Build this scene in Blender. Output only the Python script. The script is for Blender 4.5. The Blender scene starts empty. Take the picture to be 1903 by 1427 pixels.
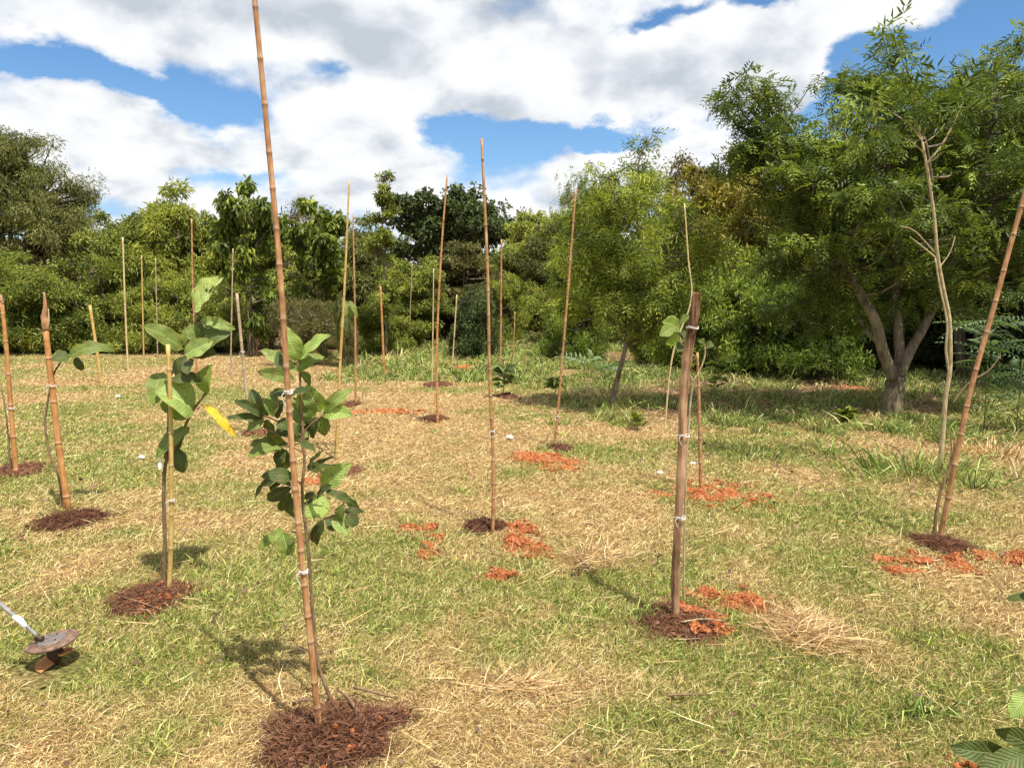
import bpy, bmesh, math, random
import numpy as np
from mathutils import Vector
S = bpy.context.scene
COL = S.collection
R = math.radians

# ------------------------------------------------------------------ camera
F = 1384.0            # focal length in pixels of the 1903 px wide photograph
CX, CY = 951.5, 713.5
PITCH = R(6.33)
CAMZ = 1.6
cam_d = bpy.data.cameras.new('camera')
cam_d.sensor_width = 36; cam_d.lens = F / 1903 * 36
cam_d.clip_start = 0.05; cam_d.clip_end = 3000
cam = bpy.data.objects.new('camera', cam_d); COL.objects.link(cam)
cam.location = (0, 0, CAMZ); cam.rotation_euler = (math.pi / 2 - PITCH, 0, 0)
S.camera = cam

# ------------------------------------------------------------------ light and exposure
S.view_settings.view_transform = 'Standard'; S.view_settings.look = 'None'
S.view_settings.exposure = 0.64; S.view_settings.gamma = 1.0
S.render.engine = 'CYCLES'
S.cycles.max_bounces = 6; S.cycles.diffuse_bounces = 3; S.cycles.glossy_bounces = 2
S.cycles.transmission_bounces = 4; S.cycles.transparent_max_bounces = 4
SUNV = Vector((0.27, -0.38, 1.0)).normalized()
sun_d = bpy.data.lights.new('sun', 'SUN'); sun_d.energy = 5.0; sun_d.angle = R(0.53); sun_d.color = (1.0, 0.945, 0.86)
sun = bpy.data.objects.new('sun', sun_d); COL.objects.link(sun)
sun.rotation_euler = SUNV.to_track_quat('Z', 'Y').to_euler(); sun.location = (10, -10, 30)

class NT:
    """small helper for node trees"""
    def __init__(s, tree): s.t = tree; s.n = tree.nodes; s.l = tree.links
    def node(s, kind, **kw):
        n = s.n.new(kind)
        for k, v in kw.items(): setattr(n, k, v)
        return n
    def put(s, sock, v):
        if hasattr(v, 'is_output') or isinstance(v, bpy.types.NodeSocket): s.l.new(v, sock)
        else: sock.default_value = v
    def m(s, op, a, b=None, c=None, clamp=False):
        n = s.n.new('ShaderNodeMath'); n.operation = op; n.use_clamp = clamp
        s.put(n.inputs[0], a)
        if b is not None: s.put(n.inputs[1], b)
        if c is not None: s.put(n.inputs[2], c)
        return n.outputs[0]
    def noise(s, vec, scale, detail=4, rough=0.55, dist=0.0, out=0):
        n = s.n.new('ShaderNodeTexNoise')
        if vec is not None: s.l.new(vec, n.inputs['Vector'])
        n.inputs['Scale'].default_value = scale; n.inputs['Detail'].default_value = detail
        n.inputs['Roughness'].default_value = rough; n.inputs['Distortion'].default_value = dist
        return n.outputs[out]
    def ramp(s, fac, stops, interp='LINEAR'):
        n = s.n.new('ShaderNodeValToRGB'); n.color_ramp.interpolation = interp
        e = n.color_ramp.elements
        while len(e) > 1: e.remove(e[-1])
        e[0].position = stops[0][0]; e[0].color = tuple(stops[0][1]) + (1,)
        for p, c in stops[1:]:
            k = e.new(p); k.color = tuple(c) + (1,)
        s.put(n.inputs[0], fac); return n.outputs[0]
    def mix(s, f, a, b, blend='MIX'):
        n = s.n.new('ShaderNodeMix'); n.data_type = 'RGBA'; n.blend_type = blend
        s.put(n.inputs[0], f)
        for i, v in ((6, a), (7, b)):
            if isinstance(v, tuple) and len(v) == 3: v = v + (1,)
            s.put(n.inputs[i], v)
        return n.outputs[2]
    def mrange(s, v, a, b, c=0.0, d=1.0, smooth=True):
        n = s.n.new('ShaderNodeMapRange'); n.interpolation_type = 'SMOOTHSTEP' if smooth else 'LINEAR'
        s.put(n.inputs[0], v)
        for i, q in enumerate((a, b, c, d)): n.inputs[i + 1].default_value = q
        return n.outputs[0]

def azel(px, py):
    d = ray(px, py); n = np.linalg.norm(d)
    return math.atan2(d[0], d[1]), math.asin(d[2] / n)
def ray(px, py):
    xc = (px - CX) / F; yc = -(py - CY) / F
    return np.array([xc, math.cos(PITCH) + yc * math.sin(PITCH), -math.sin(PITCH) + yc * math.cos(PITCH)])

def make_world():
    w = bpy.data.worlds.new('World'); S.world = w; w.use_nodes = True
    t = NT(w.node_tree); t.n.clear()
    out = t.node('ShaderNodeOutputWorld'); bg = t.node('ShaderNodeBackground')
    sky = t.node('ShaderNodeTexSky'); sky.sky_type = 'NISHITA'; sky.sun_disc = False
    sky.sun_elevation = math.asin(SUNV.z); sky.sun_rotation = math.atan2(SUNV.x, SUNV.y)
    sky.altitude = 600; sky.air_density = 1.0; sky.dust_density = 0.3; sky.ozone_density = 2.0
    co = t.node('ShaderNodeTexCoord').outputs['Generated']
    sp = t.node('ShaderNodeSeparateXYZ'); t.l.new(co, sp.inputs[0]); x, y, z = sp.outputs
    zc = t.m('ADD', t.m('MAXIMUM', z, 0.0), 0.42)
    cb = t.node('ShaderNodeCombineXYZ')
    t.l.new(t.m('DIVIDE', x, zc), cb.inputs[0]); t.l.new(t.m('DIVIDE', y, zc), cb.inputs[1])
    P = cb.outputs[0]
    # warp for the edges of the openings in the cloud deck
    w1 = t.m('SUBTRACT', t.noise(P, 3.6, 6, 0.6), 0.5)
    w2n = t.node('ShaderNodeVectorMath', operation='ADD'); t.l.new(P, w2n.inputs[0]); w2n.inputs[1].default_value = (7.3, 2.1, 0)
    w2 = t.m('SUBTRACT', t.noise(w2n.outputs[0], 4.0, 6, 0.6), 0.5)
    az = t.m('ADD', t.m('ARCTAN2', x, y), t.m('MULTIPLY', w1, 0.22))
    el = t.m('ADD', t.m('ARCSINE', z), t.m('MULTIPLY', w2, 0.10))
    def bump(px, py, wx, wy, amp):
        a, e = azel(px, py)
        u = t.m('MULTIPLY', t.m('SUBTRACT', az, a), F / wx); v = t.m('MULTIPLY', t.m('SUBTRACT', el, e), F / wy)
        r2 = t.m('ADD', t.m('MULTIPLY', u, u), t.m('MULTIPLY', v, v))
        return t.m('MULTIPLY', t.m('EXPONENT', t.m('MULTIPLY', r2, -1.0)), amp)
    gaps = [(370, 200, 62, 40, -1.0), (110, 125, 110, 15, -.75), (250, 160, 80, 18, -.7), (20, 95, 45, 25, -.7),
            (930, 262, 130, 36, -.9), (1120, 255, 160, 34, -1.0), (820, 235, 70, 30, -.6), (1215, 50, 60, 16, -.75), (1430, 12, 50, 14, -.8),
            (1590, 120, 60, 70, -1.0), (1640, 215, 130, 50, -1.0), (1860, 70, 130, 50, -1.0), (1750, 150, 120, 45, -.8), (1300, 20, 60, 12, -.5),
            (470, 330, 90, 18, -.42), (600, 130, 60, 14, -.35), (760, 85, 40, 14, -.4), (1900, 20, 60, 60, -1.0),
            (1300, 275, 60, 12, .5), (1380, 130, 150, 75, .7), (1120, 150, 150, 60, .5), (1640, 40, 120, 30, .5),
            (150, 230, 140, 60, .4), (600, 300, 240, 50, .4), (500, 30, 400, 50, .6), (1080, 310, 80, 30, .5), (1160, 275, 110, 16, .8), (850, 130, 260, 60, .5), (680, 230, 150, 60, .35)]
    tot = None
    for g in gaps:
        b = bump(*g); tot = b if tot is None else t.m('ADD', tot, b)
    n1 = t.noise(P, 3.4, 9, 0.52, 0.1)
    off = t.node('ShaderNodeVectorMath', operation='ADD'); t.l.new(P, off.inputs[0]); off.inputs[1].default_value = (0.035, -0.075, 0)
    n2 = t.noise(off.outputs[0], 3.4, 9, 0.52, 0.1)
    dens = t.m('ADD', t.m('ADD', t.m('MULTIPLY', t.m('SUBTRACT', n1, 0.5), 2.2), 0.30), tot)
    alpha = t.mrange(dens, -0.10, 0.38)
    lit = t.m('ADD', t.m('MULTIPLY', t.m('SUBTRACT', n1, n2), 4.6), 0.68)
    thick = t.mrange(dens, 0.4, 1.5, 0.0, 0.34)
    fine = t.m('MULTIPLY', t.m('SUBTRACT', t.noise(P, 11, 7, 0.55), 0.5), 0.5)
    br = t.m('SUBTRACT', t.m('ADD', lit, fine), thick, clamp=True)
    ccol = t.ramp(br, [(0.0, (0.37, 0.405, 0.45)), (0.3, (0.475, 0.50, 0.54)), (0.6, (0.60, 0.615, 0.63)), (1.0, (0.68, 0.68, 0.68))])
    blue = t.mix(1.0, sky.outputs[0], (0.064, 0.088, 0.102), 'MULTIPLY')
    haze = t.mix(t.mrange(z, 0.0, 0.30, 0.6, 0.0), blue, (0.28, 0.43, 0.62))
    colr = t.mix(alpha, haze, ccol)
    below = t.mix(t.mrange(z, -0.02, 0.0), (0.25, 0.22, 0.14), colr)
    t.l.new(below, bg.inputs[0]); bg.inputs[1].default_value = 1.0
    t.l.new(bg.outputs[0], out.inputs[0])
    w.cycles.sampling_method = 'MANUAL'; w.cycles.sample_map_resolution = 512
make_world()

# ------------------------------------------------------------------ numeric helpers
rng = np.random.default_rng(11)
_H = np.random.default_rng(5).random((256, 256))
def vnoise(x, y):
    x = np.asarray(x, float); y = np.asarray(y, float)
    xi = np.floor(x).astype(int); yi = np.floor(y).astype(int)
    fx = x - xi; fy = y - yi; fx = fx * fx * (3 - 2 * fx); fy = fy * fy * (3 - 2 * fy)
    g = lambda i, j: _H[i & 255, j & 255]
    return (g(xi, yi) * (1 - fx) + g(xi + 1, yi) * fx) * (1 - fy) + (g(xi, yi + 1) * (1 - fx) + g(xi + 1, yi + 1) * fx) * fy
def fbm(x, y, o=4):
    s = 0; a = 0.5; n = 0
    for k in range(o):
        s = s + a * vnoise(x * 2 ** k + 17 * k, y * 2 ** k + 31 * k); n += a; a *= 0.55
    return s / n
def hgt(x, y):
    x = np.asarray(x, float); y = np.asarray(y, float)
    h = 0.55 * np.exp(-((x - 1.5) / 5.0) ** 2 - ((y - 32) / 8.0) ** 2)
    h = h + 0.05 * (fbm(x * 0.35 + 40, y * 0.35 + 40, 3) - 0.5) * np.clip((y - 1) / 6, 0, 1)
    return h + 0.018 * (fbm(x * 2.3, y * 2.3, 3) - 0.5)
def G(px, py):
    """the ground point seen at a pixel of the photograph"""
    d = ray(px, py); t = CAMZ / -d[2]
    for _ in range(12):
        p = d * t; t = (CAMZ - float(hgt(p[0], p[1]))) / -d[2]
    p = d * t; return np.array([p[0], p[1], float(hgt(p[0], p[1]))])
def at(px, py, Y):
    d = ray(px, py); return d * (Y / d[1]) + np.array([0, 0, CAMZ])
def unit(v): return v / (np.linalg.norm(v, axis=-1, keepdims=True) + 1e-9)

class MB:
    """collects geometry; build() links it as one mesh object"""
    def __init__(s): s.v = []; s.q = []; s.t = []; s.c = []; s.n = 0
    def add(s, v, q=None, t=None, tone=(0.5, 0.5, 0.5)):
        v = np.asarray(v, float).reshape(-1, 3); s.v.append(v)
        tone = np.asarray(tone, float)
        if tone.ndim == 1: tone = np.tile(tone, (len(v), 1))
        s.c.append(tone)
        if q is not None and len(q): s.q.append(np.asarray(q, int).reshape(-1, 4) + s.n)
        if t is not None and len(t): s.t.append(np.asarray(t, int).reshape(-1, 3) + s.n)
        s.n += len(v)
    def mesh(s, name, mat, smooth=True, origin=(0, 0, 0)):
        v = np.concatenate(s.v) - np.asarray(origin, float); c = np.concatenate(s.c)
        Q = np.concatenate(s.q) if s.q else np.zeros((0, 4), int); T = np.concatenate(s.t) if s.t else np.zeros((0, 3), int)
        me = bpy.data.meshes.new(name)
        me.vertices.add(len(v)); me.vertices.foreach_set('co', v.astype(np.float32).ravel())
        me.loops.add(Q.size + T.size); me.loops.foreach_set('vertex_index', np.concatenate([Q.ravel(), T.ravel()]).astype(np.int32))
        me.polygons.add(len(Q) + len(T))
        st = np.concatenate([np.arange(len(Q)) * 4, Q.size + np.arange(len(T)) * 3]).astype(np.int32)
        me.polygons.foreach_set('loop_start', st)
        me.polygons.foreach_set('use_smooth', np.full(len(st), smooth))
        me.update(calc_edges=True)
        a = me.attributes.new('tone', 'FLOAT_COLOR', 'POINT')
        a.data.foreach_set('color', np.concatenate([c, np.ones((len(c), 1))], 1).astype(np.float32).ravel())
        me.materials.append(mat); return me
    def build(s, name, mat, parent=None, smooth=True, origin=(0, 0, 0)):
        me = s.mesh(name, mat, smooth, origin)
        o = bpy.data.objects.new(name, me); COL.objects.link(o)
        if parent is not None: o.parent = parent
        else: o.location = origin
        return o
def tag(o, label, cat=None, group=None, kind=None):
    if label: o['label'] = label
    if cat: o['category'] = cat
    if group: o['group'] = group
    if kind: o['kind'] = kind
    return o
def empty(name, loc, label, cat, group=None):
    o = bpy.data.objects.new(name, None); COL.objects.link(o); o.location = tuple(loc); o.empty_display_size = 0.1
    return tag(o, label, cat, group)

def smooth_path(pts, n):
    """Catmull-Rom through the points"""
    p = np.asarray(pts, float)
    if len(p) == 2: 
        u = np.linspace(0, 1, n)[:, None]; return p[0] * (1 - u) + p[1] * u
    p = np.vstack([2 * p[0] - p[1], p, 2 * p[-1] - p[-2]]); k = len(p) - 3
    out = []
    for u in np.linspace(0, k - 1e-6, n):
        i = int(u); f = u - i; a, b, c, d = p[i:i + 4]
        out.append(0.5 * (2 * b + (c - a) * f + (2 * a - 5 * b + 4 * c - d) * f * f + (3 * b - a - 3 * c + d) * f ** 3))
    return np.array(out)
def tube(mb, path, rad, seg=8, tone=None, lump=0.0, cap=True, flat=None):
    path = np.asarray(path, float); n = len(path); rad = np.broadcast_to(np.asarray(rad, float), (n,)).copy()
    tg = unit(np.gradient(path, axis=0))
    ref = np.array([1.0, 0, 0]) if abs(tg[0][0]) < 0.8 else np.array([0, 1.0, 0])
    a = unit(ref - (tg @ ref)[:, None] * tg); b = np.cross(tg, a)
    th = np.linspace(0, 2 * np.pi, seg, endpoint=False)
    rr = rad[:, None] * np.ones(seg)[None, :]
    if flat is not None: rr = rr * flat[None, :]
    if lump: rr = rr * (1 + lump * (fbm(np.arange(n)[:, None] * 0.7 + path[0, 0] * 50, th[None, :] * 1.2 + path[0, 1] * 30, 2) - 0.5) * 2)
    v = path[:, None, :] + rr[:, :, None] * (np.cos(th)[None, :, None] * a[:, None, :] + np.sin(th)[None, :, None] * b[:, None, :])
    v = v.reshape(-1, 3)
    i = np.arange(n - 1)[:, None] * seg; j = np.arange(seg)[None, :]; k = (j + 1) % seg
    q = np.stack([i + j, i + k, i + seg + k, i + seg + j], -1).reshape(-1, 4)
    tr = None
    if cap:
        v = np.vstack([v, path[0], path[-1]]); c0 = n * seg; jj = np.arange(seg); kk = (jj + 1) % seg
        tr = np.vstack([np.stack([np.full(seg, c0), kk, jj], -1), np.stack([np.full(seg, c0 + 1), (n - 1) * seg + jj, (n - 1) * seg + kk], -1)])
    if tone is None: tn = (0.5, 0.5, 0.5)
    else:
        tone = np.asarray(tone, float)
        if tone.ndim == 1: tn = tone
        else:
            tn = np.repeat(tone, seg, 0)
            if cap: tn = np.vstack([tn, tone[0], tone[-1]])
    mb.add(v, q, tr, tn)

def scatter(mb, tv, tq, tt, pos, X, Y, Z, sc, tone):
    """copies of a template: X, Y, Z are (n,3) axes, sc (n,) or (n,3)"""
    n = len(pos); k = len(tv)
    sc = np.asarray(sc, float)
    if sc.ndim == 1: sc = np.repeat(sc[:, None], 3, 1)
    v = (tv[None, :, 0:1] * sc[:, None, 0:1] * X[:, None] + tv[None, :, 1:2] * sc[:, None, 1:2] * Y[:, None]
         + tv[None, :, 2:3] * sc[:, None, 2:3] * Z[:, None] + pos[:, None])
    off = (np.arange(n) * k)[:, None, None]
    q = (tq[None] + off).reshape(-1, 4) if tq is not None else None
    t = (tt[None] + off).reshape(-1, 3) if tt is not None else None
    mb.add(v.reshape(-1, 3), q, t, np.repeat(tone, k, 0))

# ------------------------------------------------------------------ materials
def bsdf(t, base, rough=0.8, spec=0.3):
    b = t.node('ShaderNodeBsdfPrincipled')
    t.put(b.inputs['Base Color'], base if not (isinstance(base, tuple) and len(base) == 3) else base + (1,))
    t.put(b.inputs['Roughness'], rough); b.inputs['Specular IOR Level'].default_value = spec
    return b
def newmat(name):
    m = bpy.data.materials.new(name); m.use_nodes = True; t = NT(m.node_tree); t.n.clear()
    out = t.node('ShaderNodeOutputMaterial'); return m, t, out
def tone_of(t):
    a = t.node('ShaderNodeAttribute'); a.attribute_name = 'tone'
    s = t.node('ShaderNodeSeparateColor'); t.l.new(a.outputs['Color'], s.inputs[0]); return s.outputs
def wpos(t):
    return t.node('ShaderNodeNewGeometry').outputs['Position']
def opos(t):
    return t.node('ShaderNodeTexCoord').outputs['Object']
def add_bump(t, b, h, strength=0.4, dist=0.01):
    n = t.node('ShaderNodeBump'); n.inputs['Strength'].default_value = strength; n.inputs['Distance'].default_value = dist
    t.l.new(h, n.inputs['Height']); t.l.new(n.outputs[0], b.inputs['Normal'])

def leaf_mat(name, dark, mid, light, trans=0.3, rough=0.5, spec=0.28, var=0.9, dead=None):
    m, t, out = newmat(name); tn = tone_of(t)
    oi = t.node('ShaderNodeObjectInfo')
    f = t.m('ADD', t.m('MULTIPLY', tn[0], 0.6), t.m('MULTIPLY', t.noise(opos(t), 1.1, 3), 0.55))
    f = t.m('ADD', t.m('SUBTRACT', f, 0.07), t.m('MULTIPLY', t.m('SUBTRACT', oi.outputs['Random'], 0.5), 0.18 * var))
    c = t.ramp(f, [(0.22, dark), (0.5, mid), (0.78, light)])
    if dead: c = t.mix(t.mrange(tn[1], 0.955, 0.965), c, dead)
    b = bsdf(t, c, rough, spec)
    tr = t.node('ShaderNodeBsdfTranslucent')
    t.l.new(t.mix(1.0, c, (1.5, 1.5, 0.7), 'MULTIPLY'), tr.inputs[0])
    mx = t.node('ShaderNodeMixShader'); mx.inputs[0].default_value = trans
    t.l.new(b.outputs[0], mx.inputs[1]); t.l.new(tr.outputs[0], mx.inputs[2]); t.l.new(mx.outputs[0], out.inputs[0])
    return m
def bark_mat(name, a, b_, scale=8, streak=6):
    m, t, out = newmat(name)
    mp = t.node('ShaderNodeMapping'); t.l.new(opos(t), mp.inputs[0]); mp.inputs['Scale'].default_value = (1, 1, 1 / streak)
    n = t.noise(mp.outputs[0], scale * 3, 6, 0.6); n2 = t.noise(opos(t), scale * 0.5, 3)
    c = t.ramp(t.m('ADD', t.m('MULTIPLY', n, 0.6), t.m('MULTIPLY', n2, 0.4)), [(0.38, a), (0.62, b_)])
    b = bsdf(t, c, 0.85, 0.2); add_bump(t, b, n, 0.6, 0.02); t.l.new(b.outputs[0], out.inputs[0]); return m
def bamboo_mat(name, a, b_, c_, node):
    m, t, out = newmat(name); tn = tone_of(t)
    mp = t.node('ShaderNodeMapping'); t.l.new(opos(t), mp.inputs[0]); mp.inputs['Scale'].default_value = (1, 1, 0.12)
    n = t.noise(mp.outputs[0], 90, 5, 0.6); n2 = t.noise(opos(t), 9, 5, 0.65, 0.4)
    c = t.ramp(t.m('ADD', t.m('MULTIPLY', n, 0.45), t.m('MULTIPLY', n2, 0.55)), [(0.34, a), (0.5, b_), (0.66, c_)])
    c = t.mix(t.m('MULTIPLY', tn[0], 0.8), c, node)            # the dark ring under each node
    c = t.mix(t.m('MULTIPLY', tn[1], 0.28), c, (0.5, 0.4, 0.28))  # the pale waxy rim above it
    sp = t.mrange(t.noise(opos(t), 45, 3, 0.7), 0.66, 0.72)
    c = t.mix(t.m('MULTIPLY', sp, 0.7), c, (0.07, 0.04, 0.025))
    b = bsdf(t, c, 0.5, 0.35); add_bump(t, b, n, 0.35, 0.004); t.l.new(b.outputs[0], out.inputs[0]); return m

M = {}
M['bamboo_tan'] = bamboo_mat('bamboo_tan', (0.15, 0.065, 0.03), (0.38, 0.19, 0.08), (0.57, 0.37, 0.18), (0.13, 0.06, 0.03))
M['bamboo_orange'] = bamboo_mat('bamboo_orange', (0.24, 0.10, 0.035), (0.45, 0.21, 0.07), (0.56, 0.33, 0.14), (0.16, 0.06, 0.03))
M['bamboo_pale'] = bamboo_mat('bamboo_pale', (0.36, 0.25, 0.12), (0.55, 0.42, 0.2), (0.66, 0.56, 0.33), (0.2, 0.12, 0.06))
M['bamboo_yellow'] = bamboo_mat('bamboo_yellow', (0.30, 0.17, 0.05), (0.50, 0.33, 0.10), (0.6, 0.46, 0.2), (0.2, 0.12, 0.06))
M['bamboo_grey'] = bamboo_mat('bamboo_grey', (0.2, 0.14, 0.09), (0.38, 0.28, 0.18), (0.5, 0.41, 0.29), (0.09, 0.07, 0.05))
M['old_wood'] = bark_mat('old_wood', (0.07, 0.028, 0.012), (0.60, 0.37, 0.21), 9, 9)
M['bark'] = bark_mat('bark', (0.07, 0.055, 0.035), (0.25, 0.20, 0.13), 6, 4)
M['bark_dark'] = bark_mat('bark_dark', (0.05, 0.04, 0.03), (0.16, 0.125, 0.09), 5, 4)
M['stem_brown'] = bark_mat('stem_brown', (0.13, 0.075, 0.04), (0.30, 0.20, 0.11), 30, 4)
M['stem_green'] = bark_mat('stem_green', (0.10, 0.13, 0.04), (0.24, 0.25, 0.09), 30, 4)
M['stem_pale'] = bark_mat('stem_pale', (0.26, 0.20, 0.10), (0.52, 0.43, 0.25), 25, 4)

M['leaf_hedge'] = leaf_mat('leaf_hedge', (0.04, 0.056, 0.009), (0.165, 0.205, 0.034), (0.43, 0.46, 0.1), dead=(0.3, 0.2, 0.05))
M['leaf_tree'] = leaf_mat('leaf_tree', (0.045, 0.06, 0.01), (0.18, 0.215, 0.036), (0.43, 0.45, 0.09))
M['leaf_olive'] = leaf_mat('leaf_olive', (0.04, 0.05, 0.013), (0.13, 0.145, 0.038), (0.26, 0.27, 0.085), trans=0.2, spec=0.25)
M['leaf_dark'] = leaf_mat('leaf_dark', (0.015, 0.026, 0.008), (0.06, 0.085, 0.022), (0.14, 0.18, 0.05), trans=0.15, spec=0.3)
M['leaf_feather'] = leaf_mat('leaf_feather', (0.022, 0.036, 0.008), (0.1, 0.145, 0.026), (0.34, 0.41, 0.07), trans=0.25, spec=0.35)
M['leaf_lime'] = leaf_mat('leaf_lime', (0.04, 0.058, 0.01), (0.155, 0.205, 0.03), (0.42, 0.46, 0.09), trans=0.35)
M['leaf_gold'] = leaf_mat('leaf_gold', (0.055, 0.052, 0.008), (0.19, 0.165, 0.022), (0.34, 0.29, 0.05), trans=0.25)
M['leaf_mid'] = leaf_mat('leaf_mid', (0.035, 0.055, 0.009), (0.14, 0.2, 0.032), (0.36, 0.43, 0.075), trans=0.3)
M['leaf_brown'] = leaf_mat('leaf_brown', (0.06, 0.055, 0.018), (0.16, 0.15, 0.055), (0.27, 0.25, 0.1), trans=0.2, spec=0.15)
M['leaf_blue'] = leaf_mat('leaf_blue', (0.05, 0.085, 0.04), (0.13, 0.2, 0.09), (0.27, 0.36, 0.18), trans=0.3)

def big_leaf_mat(name, base, vein, under, trans=0.25, rough=0.38):
    """blade of a large leaf: tone.r across the blade, tone.g along it, tone.b random"""
    m, t, out = newmat(name); tn = tone_of(t)
    ax = t.m('ABSOLUTE', t.m('SUBTRACT', tn[0], 0.5))
    mid = t.mrange(ax, 0.0, 0.045, 1.0, 0.0)
    ph = t.m('ADD', t.m('MULTIPLY', tn[1], 11.0), t.m('MULTIPLY', ax, -5.5))
    fr = t.m('ABSOLUTE', t.m('SUBTRACT', t.m('FRACT', ph), 0.5))
    side = t.m('MULTIPLY', t.mrange(fr, 0.0, 0.09, 1.0, 0.0), 0.22)
    v = t.m('MAXIMUM', mid, side)
    n = t.noise(opos(t), 28, 4); f = t.m('ADD', t.m('MULTIPLY', t.m('SUBTRACT', n, 0.5), 0.7), tn[2])
    dk = tuple(q * 0.62 for q in base); lt = tuple(min(1, q * 1.5) for q in base)
    c = t.ramp(f, [(0.2, dk), (0.5, base), (0.85, lt)])
    c = t.mix(v, c, vein)
    g = t.node('ShaderNodeNewGeometry')
    c = t.mix(g.outputs['Backfacing'], c, under)
    c = t.mix(t.m('MULTIPLY', t.mrange(t.noise(opos(t), 42, 4, 0.7), 0.58, 0.64), 0.8), c, (0.16, 0.10, 0.03))
    c = t.mix(t.m('MULTIPLY', t.mrange(t.m('ADD', ax, t.m('MULTIPLY', t.noise(opos(t), 20, 3), 0.25)), 0.55, 0.66), 0.6), c, (0.30, 0.22, 0.06))
    b = bsdf(t, c, rough + .12, 0.35); add_bump(t, b, t.m('ADD', t.m('SUBTRACT', fr, v), t.noise(opos(t), 120, 3)), 0.55, 0.005)
    tr = t.node('ShaderNodeBsdfTranslucent'); t.l.new(t.mix(1.0, c, (1.7, 1.8, 0.6), 'MULTIPLY'), tr.inputs[0])
    mx = t.node('ShaderNodeMixShader'); mx.inputs[0].default_value = trans
    t.l.new(b.outputs[0], mx.inputs[1]); t.l.new(tr.outputs[0], mx.inputs[2]); t.l.new(mx.outputs[0], out.inputs[0]); return m
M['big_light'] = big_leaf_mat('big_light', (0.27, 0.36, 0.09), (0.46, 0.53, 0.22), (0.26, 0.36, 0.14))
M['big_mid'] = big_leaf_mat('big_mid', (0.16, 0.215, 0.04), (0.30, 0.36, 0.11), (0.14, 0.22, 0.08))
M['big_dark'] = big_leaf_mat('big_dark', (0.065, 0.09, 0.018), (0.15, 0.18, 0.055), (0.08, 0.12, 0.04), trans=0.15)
M['big_pale'] = big_leaf_mat('big_pale', (0.50, 0.62, 0.20), (0.65, 0.72, 0.36), (0.4, 0.5, 0.18), trans=0.35)
M['big_yellow'] = big_leaf_mat('big_yellow', (0.75, 0.47, 0.03), (0.62, 0.60, 0.12), (0.7, 0.5, 0.05), trans=0.35)

def simple_mat(name, c1, c2, scale=20, rough=0.7, spec=0.3, metal=0.0, bumpd=0.003):
    m, t, out = newmat(name); n = t.noise(opos(t), scale, 6, 0.65)
    b = bsdf(t, t.ramp(n, [(0.35, c1), (0.65, c2)]), rough, spec); b.inputs['Metallic'].default_value = metal
    add_bump(t, b, n, 0.5, bumpd); t.l.new(b.outputs[0], out.inputs[0]); return m
M['string'] = simple_mat('string', (0.62, 0.6, 0.56), (0.8, 0.79, 0.76), 60, 0.6)
M['white'] = simple_mat('white', (0.7, 0.72, 0.74), (0.85, 0.85, 0.85), 30, 0.6)
M['rust'] = simple_mat('rust', (0.10, 0.055, 0.035), (0.27, 0.17, 0.12), 40, 0.75, 0.3, 0.2)
M['rust_orange'] = simple_mat('rust_orange', (0.38, 0.14, 0.05), (0.72, 0.36, 0.15), 30, 0.8, 0.2, 0.0)
M['rust_dark'] = simple_mat('rust_dark', (0.035, 0.022, 0.016), (0.11, 0.06, 0.04), 30, 0.7, 0.3, 0.2)
M['plate_grey'] = simple_mat('plate_grey', (0.12, 0.10, 0.09), (0.24, 0.21, 0.19), 60, 0.6, 0.4, 0.3)
M['metal'] = simple_mat('metal', (0.42, 0.42, 0.42), (0.62, 0.62, 0.62), 25, 0.4, 0.5, 0.6)

RED = [(0.3, (0.20, 0.05, 0.018)), (0.5, (0.56, 0.18, 0.062)), (0.7, (0.76, 0.35, 0.17))]
def soil_mat(name, stops, scale=30, red=None):
    m, t, out = newmat(name); tn = tone_of(t)
    n = t.noise(wpos(t), scale, 8, 0.7); n2 = t.noise(wpos(t), scale * 5, 4, 0.7)
    f = t.m('ADD', t.m('ADD', t.m('MULTIPLY', n, 0.4), t.m('MULTIPLY', n2, 0.3)), t.m('MULTIPLY', tn[0], 0.3))
    col = t.ramp(f, stops)
    if red: col = t.mix(t.mrange(tn[1], 0.985, 0.995), col, t.ramp(f, red))
    b = bsdf(t, col, 0.95, 0.1); add_bump(t, b, t.m('ADD', n, n2), 0.8, 0.02); t.l.new(b.outputs[0], out.inputs[0]); return m
M['mulch'] = soil_mat('mulch', [(0.30, (0.045, 0.02, 0.013)), (0.5, (0.20, 0.088, 0.048)), (0.7, (0.40, 0.21, 0.125))], red=RED)
M['mulch_dark'] = soil_mat('mulch_dark', [(0.30, (0.03, 0.014, 0.01)), (0.5, (0.14, 0.06, 0.034)), (0.7, (0.28, 0.14, 0.085))], red=RED)
M['laterite'] = soil_mat('laterite', RED, 40)

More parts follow.
